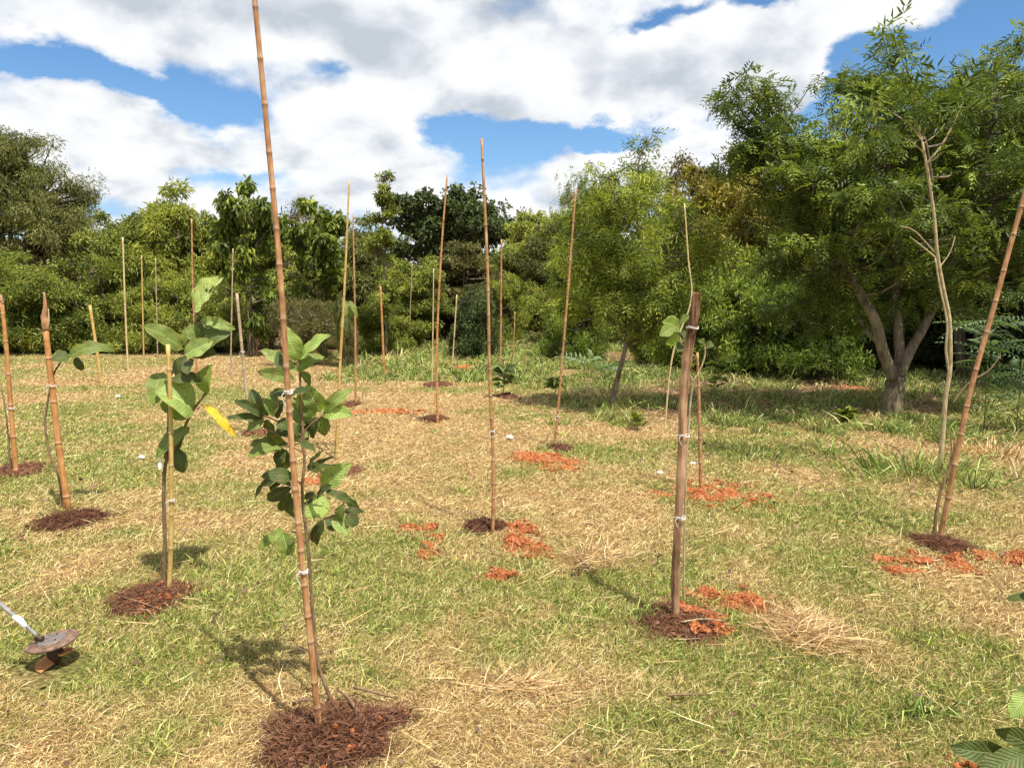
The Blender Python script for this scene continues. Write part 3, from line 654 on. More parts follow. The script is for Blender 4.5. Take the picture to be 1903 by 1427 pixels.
# ------------------------------------------------------------------ trees
LEAF = (np.array([[0, 0, 0], [.2, .42, .06], [0, 1, -.12], [-.2, .42, .06]]), None, np.array([[0, 1, 2], [0, 2, 3]]))
LANCE = (np.array([[0, 0, 0], [.11, .4, .04], [0, 1, -.15], [-.11, .4, .04]]), None, np.array([[0, 1, 2], [0, 2, 3]]))
BROAD = (np.array([[0, 0, 0], [.3, .5, .09], [0, 1, -.16], [-.3, .5, .09]]), None, np.array([[0, 1, 2], [0, 2, 3]]))
def frond_t(pairs, ll, lw, droop=.5, ang=.9):
    v, q = [], []
    for k in range(pairs):
        f = (k + .8) / pairs; y = f; z = -droop * f * f; s = (1 - .55 * f) * (0.6 + .9 * min(1, f * 2.5)) * .75
        for sg in (-1, 1):
            b = len(v); dx = sg * math.sin(ang) * ll * s; dy = math.cos(ang) * ll * s; w = lw * s
            v += [(0, y, z), (dx * .5, y + dy * .5 + w, z + .02), (dx, y + dy, z - .07 * ll), (dx * .5, y + dy * .5 - w, z + .02)]
            q.append((b, b + 1, b + 2, b + 3) if sg > 0 else (b, b + 3, b + 2, b + 1))
    return np.array(v), np.array(q), None
FROND = frond_t(7, .42, .05)
FERN = frond_t(10, .34, .03, .35, 1.1)
FEATHER = frond_t(4, .62, .13, .45, .85)
PINNATE = frond_t(3, .75, .13, .75, .75)

def leafage(mb, centres, rad, per, tmpl, size, r, droop=.3, up=.7, flat=.7, szvar=.3, middle=None):
    n = len(centres) * per; c = np.repeat(centres, per, 0); rr = np.repeat(rad, per)
    u = unit(r.normal(size=(n, 3))); rad_f = r.random(n) ** .45
    off = u * rad_f[:, None] * rr[:, None] * np.array([1, 1, flat]); pos = c + off
    out = unit(off + r.normal(0, .3, (n, 3)) * rr[:, None])
    if middle is not None: out = unit(out + .6 * unit(pos - middle))
    d = unit(out + r.normal(0, .45, (n, 3)) - np.array([0, 0, droop]))
    nrm = unit(r.normal(0, .55, (n, 3)) + np.array([0, 0, up]) + out * .35)
    s = unit(np.cross(d, nrm)); nn = np.cross(s, d)
    clump = np.repeat(r.random(len(centres)), per)
    tone = np.stack([np.clip(clump * .5 + r.random(n) * .5, 0, 1), r.random(n), clump], -1)
    scatter(mb, *tmpl, pos, s, d, nn, size * r.uniform(1 - szvar, 1 + szvar, n), tone)
def lobes_centres(lobes, n, r, inner=.35, ragged=.22):
    vol = np.array([(l[3] * l[4] * l[5]) ** (2 / 3) for l in lobes]); k = r.choice(len(lobes), n, p=vol / vol.sum())
    L = np.array(lobes)[k]; u = unit(r.normal(size=(n, 3)))
    f = inner + (1 - inner) * r.random(n) ** .5 + r.normal(0, ragged * .5, n)
    return L[:, :3] + u * f[:, None] * L[:, 3:6]
def clumped(lobes, n, k, spread, r, inner=.35, ragged=.3, flat=.6):
    """n clumps inside the lobes, k leaf clusters to a clump, so that gaps open between them"""
    a = lobes_centres(lobes, n, r, inner, ragged); s = r.uniform(.55, 1.45, len(a))
    u = r.normal(size=(len(a), k, 3)) * .55 * spread * s[:, None, None] * np.array([1, 1, flat])
    return (a[:, None] + u).reshape(-1, 3)
def wood(mb, limbs, centres, r, twig=.012, frac=.6, seg=6, step=1):
    """limbs: list of (points, r0, r1); twigs run from the limbs into the leaf clusters"""
    pts = []
    for P, r0, r1 in limbs:
        p = smooth_path(P, max(6, len(P) * 5)); tube(mb, p, np.linspace(r0, r1, len(p)), seg + 2, lump=.12, cap=True); pts.append(p[1:])
    A = np.vstack(pts)
    centres = centres[::step]
    for c in centres[r.random(len(centres)) < frac]:
        w = np.linalg.norm(A - c, axis=1) + np.where(A[:, 2] > c[2] - .1, 3.0, 0); a = A[np.argmin(w)]
        mid = (a + c) / 2 + np.array([0, 0, -.08]) * np.linalg.norm(c - a) + r.normal(0, .06, 3) * np.linalg.norm(c - a)
        tube(mb, smooth_path([a, mid, c], 6), np.linspace(twig * 1.8, twig * .4, 6), 4, cap=False)
class Proto: pass
def proto(name, seed, lobes, limbs, ncl, rad, per, tmpl, size, leafm, barkm, frac=.5, twig=.02, **kw):
    r = np.random.default_rng(seed); c = clumped(lobes, ncl // 6, 6, kw.pop('spread', rad * 1.15), r, kw.pop('inner', .35), kw.pop('ragged', .34)); c = c[c[:, 2] > .05]
    P = Proto(); P.name = name
    cb = MB(); leafage(cb, c, rad * .8 * r.uniform(.6, 1.35, len(c)), per, tmpl, size, r, **kw); P.crown = cb.mesh('crown', M[leafm], False)
    wb = MB(); wood(wb, limbs, c, r, twig, frac); P.trunk = wb.mesh('trunk', M[barkm], True)
    P.H = max(l[2] + l[5] for l in lobes) + rad * .5; P.W = max(l[0] + l[3] for l in lobes) - min(l[0] - l[3] for l in lobes) + rad
    return P
def plant(P, px, D, top, wpx, label, cat, group=None, leafm=None, rot=None, mirror=False, name=None, dz=0):
    """stands a copy of a prototype at distance D so that its top and width are those of the photograph"""
    x = (px - CX) / F * D; z = float(hgt(x, D)) + dz; topz = at(px, top, D)[2]
    sz = (topz - z) / P.H; sx = wpx * D / F / P.W
    t = empty(name or P.name, (x, D, z), label, cat, group)
    t.rotation_euler = (0, 0, rot if rot is not None else random.uniform(0, 6.28)); t.scale = (sx * (-1 if mirror else 1), sx, sz)
    for me, n in ((P.trunk, 'trunk' if 'shrub' not in P.name else 'stem'), (P.crown, 'crown' if 'shrub' not in P.name else 'foliage')):
        o = bpy.data.objects.new(n, me); COL.objects.link(o); o.parent = t
        if leafm and me is P.crown: o.material_slots[0].link = 'OBJECT'; o.material_slots[0].material = M[leafm]
    return t
random.seed(4)
def stems(n, h, spread, r0, seed, base=.15):
    r = np.random.default_rng(seed); out = []
    for k in range(n):
        a = r.uniform(0, 6.28); b = np.array([math.cos(a), math.sin(a), 0])
        out.append(([b * base, b * spread * .35 + [0, 0, h * .45] + r.normal(0, .08, 3), b * spread + [0, 0, h * r.uniform(.8, 1)]], r0, r0 * .3))
    return out
SH1 = proto('shrub', 101, [(0, 0, 1.1, 1.5, 1.4, 1.15), (-.8, .2, 1.8, .8, .8, .7), (.8, -.2, 1.9, .9, .9, .8), (0, 0, .5, 1.7, 1.5, .5)], stems(7, 2.2, .9, .05, 1), 420, .34, 62, LEAF, .13, 'leaf_hedge', 'bark_dark', droop=-.1)
SH2 = proto('shrub', 102, [(0, 0, 1.2, 1.3, 1.3, 1.2), (.4, .3, 2.2, .8, .8, .7), (-.7, 0, 1.7, .8, .9, .6), (0, 0, .5, 1.5, 1.4, .5)], stems(6, 2.4, .8, .05, 2), 400, .32, 66, LANCE, .17, 'leaf_hedge', 'bark_dark', droop=-.1)
TR1 = proto('small_tree', 103, [(0, 0, 3.0, 1.6, 1.6, 1.6), (-.7, .2, 4.0, .9, .9, .8), (.6, 0, 4.4, .8, .8, .8), (.9, .2, 2.4, 1, 1, .9), (-.9, 0, 1.9, 1, 1, .9), (0, 0, 1.2, 1.3, 1.3, .9)], stems(4, 4, .7, .07, 3), 520, .36, 60, LEAF, .16, 'leaf_tree', 'bark')
TR2 = proto('small_tree', 104, [(0, 0, 2.8, 1.4, 1.5, 1.5), (.1, .2, 4.3, .7, .7, 1.0), (-.8, 0, 3.3, .8, .9, .8), (.8, .2, 3.0, .9, .9, .9), (0, 0, 1.2, 1.5, 1.5, .9)], stems(5, 4, .6, .06, 4), 480, .34, 60, LANCE, .23, 'leaf_tree', 'bark')
BIGL = proto('broadleaf_tree', 105, [(0, 0, 2.6, 1.1, 1.1, 1.0), (.5, 0, 1.5, .9, .9, .8), (0, 0, 4.0, 1.2, 1.1, 1.0), (-.8, .2, 3.5, .8, .8, .7), (.8, 0, 3.7, .8, .8, .7), (0, 0, 4.9, .5, .5, .5)], stems(3, 4, .5, .045, 5), 216, .3, 26, BROAD, .25, 'leaf_lime', 'bark', .6, droop=1.0, inner=.25)
TALL = proto('tall_tree', 106, [(0, 0, 6, 4.2, 4.2, 4), (-1, 1, 9.6, 2.6, 2.6, 2.6), (2, 0, 8, 2.4, 2.4, 2.2), (3.6, 0, 5, 1.8, 2, 2.5), (-3.4, 0, 5.6, 2, 2, 2.6), (0, 0, 11.2, 1.3, 1.3, 1.2)], stems(3, 10, 1.5, .25, 6, .2), 1080, .80, 84, LANCE, .24, 'leaf_olive', 'bark_dark', .5, .05, droop=.6, ragged=.3)
ROUND = proto('round_tree', 107, [(-2.4, 0, 8, 2.8, 2.8, 2.2), (2.6, 0, 8.2, 2.6, 2.6, 2.0), (0, 0, 9.8, 2.4, 2.4, 1.7), (.3, 0, 6.4, 3.8, 3, 2.2), (-4, 0, 6.2, 1.6, 1.6, 1.6), (4.4, 0, 6.6, 1.4, 1.4, 1.3), (0, 0, 3.4, 3, 3, 2.6)], stems(4, 8, 2, .3, 7, .2), 760, .75, 50, BROAD, .36, 'leaf_dark', 'bark_dark', .5, .06, flat=.55)
SPIRE = proto('slender_tree', 108, [(0, 0, 3.2, .45, .45, 1.4), (0, 0, 5.0, .2, .2, .7), (0, 0, 4.9, .25, .25, .6), (0, 0, 4.2, .3, .3, .6), (.1, 0, 1.9, .5, .5, .6)], [([(0, 0, 0), (.03, 0, 1.5), (-.03, 0, 3.4), (0, 0, 5.4)], .045, .008)], 150, .17, 34, LEAF, .12, 'leaf_tree', 'bark', spread=.14, ragged=.2)
FINE = proto('shrub', 109, [(0, 0, .95, 1.1, 1.0, .95), (-.4, 0, 1.3, .7, .7, .6), (.5, 0, 1.2, .7, .7, .6)], stems(12, 1.6, .9, .02, 9), 260, .3, 95, LANCE, .08, 'leaf_brown', 'bark_dark', droop=-.5)
TWIG = proto('bare_topped_tree', 110, [(0, 0, 7, 2.6, 2.6, 2.6), (1.5, 0, 8.4, 1.4, 1.4, 1.2), (-1.5, 0, 8.8, 1.2, 1.2, 1.2), (0, 0, 4, 3, 3, 2.6)], stems(7, 8.6, 2.1, .16, 11, .2), 240, .6, 18, LEAF, .22, 'leaf_brown', 'bark', 1.0, .03)
CASS = proto('feathery_tree', 111, [(0, 0, 4.1, 2.2, 2, 1.2), (-1.5, 0, 4.5, 1.1, 1.1, .8), (1.5, .2, 4.6, 1.2, 1.2, .9), (.2, 0, 5.4, 1.1, 1.1, .6), (0, 0, 3, 2.3, 2, 1)], stems(3, 4.6, 1.5, .12, 12, .1), 1500, .10, 8, FEATHER, .22, 'leaf_feather', 'bark', .15, .02, droop=.3, up=1.5, spread=.45)
PIN = proto('pinnate_tree', 112, [(0, 0, 3.1, 1.3, 1.3, 1.2), (-.7, 0, 2.2, .9, .9, .8), (.7, 0, 2.3, 1, .9, .8), (0, 0, 4.2, .8, .8, .7)], stems(3, 4, .7, .05, 13), 700, .09, 7, PINNATE, .21, 'leaf_lime', 'bark', .25, droop=.5, spread=.4)

gh = 'trees and shrubs along the far edge of the lawn'
T = plant
# far left giant and the hedge in front of it
T(TALL, 40, 46, 222, 330, 'tall dull green tree with drooping twigs towering at the far left', 'tree', gh, rot=.4)
T(TALL, -190, 50, 260, 330, 'second tall dull tree cut by the left edge of the view', 'tree', gh, rot=2.0)
T(TALL, 145, 52, 360, 150, 'lower dull green tree leaning out from the giant at the far left', 'tree', gh, rot=3.2)
hl = [(-175, 23.5, 480, 210, 'leftmost dark hedge shrub outside the left edge'), (-50, 23.2, 494, 210, 'yellowish green hedge shrub at the left edge of the photo'), (55, 23.6, 478, 190, 'broad yellowish green hedge shrub second from the left'),
      (150, 23.4, 492, 170, 'dense hedge shrub behind the short yellow stake'), (215, 24.4, 455, 150, 'hedge shrub behind the tall thin stake at its left')]
for k, (px, D, top, w, lb) in enumerate(hl): T(SH1 if k % 2 else SH2, px, D, top, w, lb, 'shrub', gh, rot=k * 1.3)
T(TR2, 20, 28, 470, 260, 'low bushy tree peeping over the left hedge below the giant', 'tree', gh, leafm='leaf_hedge')
T(TR2, -130, 28, 460, 260, 'low bushy tree over the hedge outside the left edge', 'tree', gh, leafm='leaf_hedge')
T(TR1, 235, 26.5, 385, 170, 'first small tree right of the giant, level topped', 'tree', gh, leafm='leaf_hedge')
T(TR2, 335, 26.0, 338, 180, 'small tree with a pointed top left of the tallest stake', 'tree', gh, rot=1.0)
T(TR1, 415, 26.8, 375, 150, 'small dark leaved tree filling in behind the tallest stake', 'tree', gh)
T(SH2, 300, 23.6, 500, 150, 'shrub low in front of the pointed small tree', 'shrub', gh)
T(SH1, 400, 23.6, 500, 160, 'shrub low behind the big leaved seedling', 'shrub', gh)
T(TR1, 275, 40, 375, 100, 'faint distant tree top over the first small trees', 'tree', gh, leafm='leaf_dark')
T(BIGL, 468, 21.5, 312, 140, 'broad leaved tree with loose yellow green leaves just left of the tallest stake', 'tree', gh, rot=.6)
T(BIGL, 590, 21.5, 352, 165, 'broad leaved tree with bright lime leaves just right of the tallest stake', 'tree', gh, rot=2.4)
T(TR1, 500, 25, 400, 170, 'bushy green tree directly behind the tallest stake', 'tree', gh)
T(TR2, 610, 25.5, 440, 160, 'bushy green tree under the lime leaved crown', 'tree', gh)
T(TWIG, 570, 60, 350, 130, 'distant grey twiggy tree behind the lime leaved crown', 'tree', gh)
T(FINE, 575, 18.6, 545, 140, 'rounded brownish olive bush in front of the lime leaved tree', 'shrub', gh)
T(FINE, 640, 18.2, 590, 70, 'small brownish bush right beside the rounded brownish olive one', 'shrub', gh)
T(SPIRE, 717, 20.5, 312, 75, 'slender tree with a narrow leafy spire against the clouds', 'tree', gh, rot=0)
T(TR2, 690, 25, 398, 140, 'small green tree left of the far dark crown', 'tree', gh, leafm='leaf_olive')
T(TR1, 770, 24.5, 470, 150, 'low bushy tree below the left part of the far dark crown', 'tree', gh)
T(SH2, 715, 22.5, 540, 120, 'loose shrub at the foot of the slender spire tree', 'shrub', gh)
T(ROUND, 835, 62, 322, 235, 'large far dark green tree with a rounded crown', 'tree', gh, rot=0.0)
T(TR2, 850, 27, 452, 190, 'greyish fine leaved tree in front of the far dark crown', 'tree', gh, leafm='leaf_brown')
T(SH1, 880, 20.5, 525, 110, 'dark glossy climber covered bush in the middle', 'shrub', gh, leafm='leaf_dark')
T(SH2, 930, 24, 505, 100, 'green shrub right of the dark glossy bush', 'shrub', gh, leafm='leaf_tree')
T(TR1, 960, 33, 440, 160, 'bushy tree just right of the middle stake', 'tree', gh, leafm='leaf_tree')
T(TR2, 1030, 30, 415, 150, 'olive green tree behind the stake leaning right', 'tree', gh, leafm='leaf_olive')
T(ROUND, 1000, 58, 372, 170, 'distant low rounded dark crown in the gap of the tree line', 'tree', gh, rot=2.0, leafm='leaf_tree')
T(SH1, 1010, 27.5, 520, 130, 'low shrub at the end of the green strip', 'shrub', gh, leafm='leaf_tree')
T(PIN, 1075, 24, 310, 120, 'loose leaved young tree whose tip tops the stake leaning right', 'tree', gh)
T(TR1, 1120, 27, 325, 170, 'dark green bushy tree behind the loose leaved young tree', 'tree', gh, leafm='leaf_dark')
T(SH2, 1075, 19.5, 520, 120, 'low green shrub left of the leaning trunk', 'shrub', gh, leafm='leaf_mid')
T(TWIG, 1260, 48, 262, 190, 'half bare grey twiggy tree rising in the right middle', 'tree', gh, rot=1.1)
T(ROUND, 1350, 44, 262, 170, 'half hidden olive tree left of the big spreading crown', 'tree', gh, leafm='leaf_olive')
T(TR1, 1330, 27, 290, 220, 'golden olive tree with a broad rounded top', 'tree', gh, leafm='leaf_gold', rot=2.2)
T(TR2, 1240, 24, 370, 190, 'green tree below the half bare twiggy one', 'tree', gh, leafm='leaf_tree')
T(TR1, 1420, 22, 330, 200, 'mid green tree behind the left limb of the big tree', 'tree', gh, leafm='leaf_gold')
T(SH1, 1300, 16.8, 470, 190, 'dense bright green shrub behind the wooden stake', 'shrub', gh, leafm='leaf_mid')
T(SH1, 1410, 16.0, 440, 210, 'tall dense bright green shrub left of the big trunk', 'shrub', gh, leafm='leaf_mid', rot=2)
T(SH2, 1510, 15.2, 470, 190, 'dense darker green shrub close to the big trunk', 'shrub', gh, leafm='leaf_mid', rot=1)
T(SH1, 1230, 18.5, 540, 120, 'low shrub right of the leaning trunk', 'shrub', gh, leafm='leaf_tree')
T(CASS, 1800, 15.5, 118, 420, 'second feathery tree behind the pale sapling', 'tree', gh, rot=.5)
T(CASS, 1985, 14, 105, 330, 'third feathery tree cut by the right edge', 'tree', gh, rot=2.5)
T(CASS, 2180, 12, 60, 500, 'feathery tree outside the right edge', 'tree', gh, rot=1.5)
T(TWIG, 1590, 32, 168, 220, 'brownish twiggy tree peeping between the two feathery crowns', 'tree', gh, rot=.2)
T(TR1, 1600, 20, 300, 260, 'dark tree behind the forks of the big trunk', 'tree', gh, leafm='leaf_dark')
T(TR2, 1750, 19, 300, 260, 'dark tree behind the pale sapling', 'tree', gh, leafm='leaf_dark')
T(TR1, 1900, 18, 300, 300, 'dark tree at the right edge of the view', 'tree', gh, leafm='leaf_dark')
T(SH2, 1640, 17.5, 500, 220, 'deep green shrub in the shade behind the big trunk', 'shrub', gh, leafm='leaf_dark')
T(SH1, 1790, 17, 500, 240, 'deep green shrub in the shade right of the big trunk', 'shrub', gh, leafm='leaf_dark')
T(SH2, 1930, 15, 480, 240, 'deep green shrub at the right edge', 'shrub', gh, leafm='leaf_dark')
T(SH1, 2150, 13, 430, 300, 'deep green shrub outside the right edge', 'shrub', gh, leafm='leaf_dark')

def far_wood():
    """the wood closing the view behind the separate trees"""
    r = np.random.default_rng(300); n = 2600; a = r.uniform(R(-52), R(52), n); D = r.uniform(66, 95, n)
    H = 4.2 + 3.2 * fbm(a * 9 + 3, a * 0 + 5, 4) + (a > .05) * 3.0 * np.clip((a - .05) * 5, 0, 1)
    c = np.stack([D * np.sin(a), D * np.cos(a), H * r.random(n) ** .6], -1); mb = MB()
    leafage(mb, c, np.full(n, 1.1), 44, BROAD, .62, r)
    tag(mb.build('far_wood', M['leaf_olive'], None, False), 'distant wood closing the view behind the single trees', 'wood', None, 'stuff')
far_wood()

# ---- the big spreading tree on the right, laid out on its own limbs
def hero_tree():
    D = 10.6; b = G(1655, 772); r = np.random.default_rng(400)
    Q = lambda px, py, dy=0: at(px, py, b[1] + dy)
    t = empty('feathery_tree', b, 'big spreading tree with a forked grey trunk and dark feathery crown on the right', 'tree')
    limbs = [([b - [0, 0, .05], Q(1660, 735), Q(1666, 700)], .15, .12),
             ([Q(1662, 712), Q(1640, 650, -.1), Q(1628, 600, -.15), Q(1590, 530, -.1), Q(1555, 470, 0), Q(1530, 400, .1), Q(1500, 330, .1), Q(1450, 260, 0)], 0.085, .025),
             ([Q(1665, 712), Q(1672, 660, .15), Q(1668, 600, .2), Q(1662, 520, .3), Q(1660, 430, .2), Q(1650, 330, .2), Q(1650, 220, .2), Q(1660, 120, .2)], .08, .02),
             ([Q(1668, 705), Q(1690, 655, .1), Q(1725, 590, .2), Q(1760, 500, .3), Q(1800, 420, .2), Q(1830, 300, .1), Q(1850, 190, 0)], .08, .022),
             ([Q(1555, 470), Q(1520, 420, .4), Q(1450, 385, .6), Q(1400, 310, .5)], .035, .012),
             ([Q(1662, 520, .3), Q(1700, 440, -.2), Q(1730, 350, -.6), Q(1720, 260, -.7)], .05, .015),
             ([Q(1640, 650, -.1), Q(1600, 600, .3), Q(1590, 560, .7), Q(1545, 540, 1.0)], .025, .008),
             ([Q(1530, 400, .1), Q(1570, 330, -.4), Q(1600, 250, -.8)], .04, .012)]
    lob = []
    def lb(px, py, rx, rz, dy=0, ry=None):
        c = Q(px, py, dy); k = c[1] / F; lob.append((c[0], c[1], c[2], rx * k, (ry or rx) * k, rz * k))
    lb(1420, 250, 70, 55); lb(1400, 190, 48, 40); lb(1470, 150, 30, 22, .2); lb(1370, 280, 30, 40); lb(1490, 300, 110, 90, -.2); lb(1580, 380, 130, 110, -.5)
    lb(1640, 210, 85, 60); lb(1600, 150, 48, 36, .1); lb(1680, 130, 60, 50, .1); lb(1650, 70, 24, 34); lb(1730, 230, 90, 70, .3); lb(1640, 300, 150, 90, .3)
    lb(1800, 200, 80, 60); lb(1830, 130, 48, 40); lb(1875, 80, 26, 26); lb(1800, 330, 130, 110, .4); lb(1460, 400, 90, 90, .3); lb(1680, 450, 160, 110, .4)
    lb(1540, 500, 100, 70, .5); lb(1500, 590, 90, 50, 1.2); lb(1600, 560, 90, 40, .9); lb(1690, 545, 70, 40, .8); lb(1840, 560, 80, 60, .9); lb(1860, 400, 110, 120, .2); lb(1780, 470, 90, 60, 0)
    # drop the leaves that hang in front of the open fork
    c = clumped(lob, 270, 8, .30, r, .5, .2, .32)
    wb = MB(); wood(wb, limbs, c[c[:, 2] > b[2] + 1.9], r, .011, .9, 8, 4); wb.build('trunk', M['bark'], t, True, tuple(b))
    rad = .06 * r.uniform(.6, 1.5, len(c))
    cb = MB(); leafage(cb, c, rad, 8, FEATHER, .15, r, droop=.30, up=1.5, flat=.6, szvar=.45); cb.build('crown', M['leaf_feather'], t, False, tuple(b))
    return t
hero_tree()
def mid_tree():
    b = G(1132, 762); r = np.random.default_rng(410); Q = lambda px, py, dy=0: at(px, py, b[1] + dy)
    t = empty('pinnate_tree', b, 'young leaning tree with drooping yellow green leaves right of the middle', 'tree')
    limbs = [([b - [0, 0, .05], Q(1146, 710), Q(1164, 640), Q(1184, 560), Q(1196, 500), Q(1186, 430), Q(1180, 360), Q(1190, 290), Q(1215, 250)], .042, .008),
             ([Q(1184, 560), Q(1150, 500, .2), Q(1120, 440, .3), Q(1100, 390, .3)], .025, .008), ([Q(1196, 500), Q(1240, 450, -.2), Q(1280, 420, -.3)], .025, .008),
             ([Q(1186, 430), Q(1150, 380, -.3), Q(1130, 330, -.3)], .02, .008)]
    lob = []
    def lb(px, py, rx, rz, dy=0):
        c = Q(px, py, dy); k = c[1] / F; lob.append((c[0], c[1], c[2], rx * k, rx * k, rz * k))
    lb(1180, 420, 105, 100); lb(1200, 310, 50, 45); lb(1120, 480, 70, 70); lb(1250, 520, 80, 70); lb(1180, 560, 100, 45); lb(1150, 360, 50, 45); lb(1280, 430, 50, 50); lb(1226, 262, 22, 16); lb(1070, 540, 40, 40)
    c = clumped(lob, 120, 6, .2, r, .4, .36, .5)
    wb = MB(); wood(wb, limbs, c, r, .007, .8, 6, 3); wb.build('trunk', M['bark'], t, True, tuple(b))
    cb = MB(); leafage(cb, c, .07 * r.uniform(.6, 1.35, len(c)), 7, PINNATE, .15, r, droop=.6, up=.8, flat=.8); cb.build('crown', M['leaf_lime'], t, False, tuple(b))
mid_tree()

def undergrowth():
    """ferny light plants at the right edge, single weeds"""
    r = np.random.default_rng(420)
    def weed(px, py, Y, size, n, tmpl, mat, label, name='leafy_weed', hgt_px=0, group=None, cat='plant', up=.5, droop=.1):
        b = G(px, py) if Y is None else np.array([(px - CX) / F * Y, Y, float(hgt((px - CX) / F * Y, Y))])
        top = at(px, py - hgt_px, b[1]) if hgt_px else b + [0, 0, size * .6]
        t = empty(name, b, label, cat, group); sb = MB(); tube(sb, smooth_path([b, (b + top) / 2 + r.normal(0, .02, 3), top], 8), np.linspace(.008, .004, 8), 5)
        k = np.linspace(.35, 1, n)[:, None]; c = b * (1 - k) + top * k
        for q in range(n):
            pass
        sb.build('stem', M['stem_green'], t, True, tuple(b))
        az = r.uniform(0, 6.28, n); d = unit(np.stack([np.cos(az), np.sin(az), r.uniform(.0, .8, n) - droop], -1)); nn = unit(r.normal(0, .3, (n, 3)) + [0, 0, up + .4])
        s = unit(np.cross(d, nn)); z = np.cross(s, d); lbm = MB()
        scatter(lbm, *tmpl, c, s, d, z, size * r.uniform(.7, 1.2, n), np.stack([r.random(n), r.random(n) * .9, r.random(n)], -1)); lbm.build('leaves', M[mat], t, False, tuple(b)); return t
    weed(1575, 790, None, .17, 60, LEAF, 'leaf_lime', 'fresh lime green weed in front of the big tree trunk', hgt_px=26)
    weed(1100, 712, None, .62, 15, FROND, 'leaf_blue', 'bluish seedling with divided leaves beside the leaning trunk', 'seedling', hgt_px=44)
    weed(1840, 700, 9.2, .5, 46, FERN, 'leaf_blue', 'pale bluish feathery young plant at the right edge behind the leaning stake', 'feathery_seedling', hgt_px=110)
    weed(1900, 720, 9.0, .48, 34, FERN, 'leaf_blue', 'pale green feathery young plant cut by the right edge', 'feathery_seedling', hgt_px=50)
    weed(936, 738, None, .26, 20, BROAD, 'leaf_dark', 'small dark seedling at the thin stake right of the middle', 'seedling', hgt_px=52)
    weed(1185, 800, None, .12, 24, BROAD, 'leaf_lime', 'pale little weed beside the dead grass of the leaning trunk', hgt_px=30)
    weed(1030, 735, None, .2, 22, BROAD, 'leaf_mid', 'little bush of rounded leaves at the stake leaning right', hgt_px=30)
    weed(1412, 700, None, .3, 14, BROAD, 'leaf_dark', 'thin dark sapling between the shrubs and the big tree', hgt_px=70)
    weed(1335, 690, 11, .2, 22, BROAD, 'leaf_lime', 'broad leaved pale weed behind the wooden stake', hgt_px=35)
undergrowth()

# ------------------------------------------------------------------ stakes
def culm(mb, path, r0, r1, seed, step=.19, seg=12, knob=1.14):
    """a bamboo cane with swollen nodes"""
    r = np.random.default_rng(seed); L = np.linalg.norm(np.diff(path, axis=0), axis=1).sum()
    nn = max(2, int(L / step)); nodes = (np.arange(nn) + .35 + r.uniform(-.15, .15, nn)) / nn
    ts = [np.linspace(0, 1, nn * 3 + 2)]
    for c in nodes: e = .006 / L; ts.append(c + np.array([-3, -1.2, -.4, .4, 1.2, 3]) * e)
    ts = np.unique(np.clip(np.concatenate(ts), 0, 1)); P = smooth_path(path, 60); tt = np.linspace(0, 1, 60)
    p = np.stack([np.interp(ts, tt, P[:, k]) for k in range(3)], -1)
    rad = r0 + (r1 - r0) * ts; dist = np.min(np.abs(ts[:, None] - nodes[None]), 1) * L
    rad = rad * (1 + (knob - 1) * np.exp(-(dist / .006) ** 2))
    sg = np.array([ts[i] - nodes[np.argmin(np.abs(ts[i] - nodes))] for i in range(len(ts))]) * L
    ring = np.exp(-((sg + .004) / .004) ** 2); rim = np.exp(-((sg - .006) / .007) ** 2)
    tube(mb, p, rad, seg, np.stack([ring, rim, ring * 0], -1), lump=.02)
def tie(o, base, p, rad, seed, tail=True):
    r = np.random.default_rng(seed); mb = MB(); th = np.linspace(0, 2 * np.pi * 2.1, 40)
    path = p + np.stack([np.cos(th) * rad * 1.12, np.sin(th) * rad * 1.12, np.linspace(-.006, .006, 40) + .004 * np.sin(th * 2)], -1)
    tube(mb, path, .0017, 5)
    if tail:
        a = p + np.array([-rad * .9, -rad * .8, 0]); tube(mb, smooth_path([a, a + [-.006, -.004, -.015], a + [.008, 0, -.05]], 10), .0014, 5)
        tube(mb, smooth_path([a, a + [.02, -.01, .008], a + [.035, 0, .012]], 8), .0014, 5)
    x = mb.build('tie', M['string'], o, True, tuple(base)); return x
def stake(base, top, w, mat, label, seed, mids=(), wt=None, dy=0.0, ties=(), name='bamboo_stake', Y=None, step=.19, ex=(), cat='stake', ymid=0):
    """base and top are pixels of the photograph, w its width there in pixels"""
    b = G(*base); 
    if Y is not None: b = np.array([(base[0] - CX) / F * Y, Y, float(hgt((base[0] - CX) / F * Y, Y))])
    tp = at(top[0], top[1], b[1] + dy); r0 = w / 2 * b[1] / F * (0.95 if b[1] < 6.95 else .66); r1 = (wt if wt else w * .7) / 2 * b[1] / F * (.95 if b[1] < 6.95 else .72)
    pts = [b - np.array([0, 0, .06])] + [at(m[0], m[1], b[1] + dy * .5) for m in mids] + [tp]
    mb = MB(); culm(mb, pts, r0, r1, seed, step)
    for e in ex: e(mb, b)
    o = mb.build(name, M[mat], None, True, tuple(b)); tag(o, label, cat, 'stakes set out over the lawn')
    path = smooth_path(pts, 60)
    for k, ty in enumerate(ties):
        zz = at(base[0], ty, b[1])[2]; i = np.argmin(np.abs(path[:, 2] - zz)); tie(o, b, path[i], (r0 + (r1 - r0) * i / 60) * 1.25, seed + k, True)
    return o, b, path
def stub_top(mb, b): pass
s_main, b_main, p_main = stake((597, 1375), (468, -55), 14, 'bamboo_tan', 'tallest and nearest reddish bamboo stake rising out of the top of the photo', 1, [(578, 1200), (558, 1010), (540, 800), (520, 500), (497, 250)], 9.5, dy=-.05, ties=(1052, 735), step=.135)
stake((915, 990), (895, 258), 7.5, 'bamboo_tan', 'tall thin stake in the middle of the lawn with a pale tip', 2, [(917, 870), (910, 700), (906, 500)], 5, step=.16, ties=(800,))
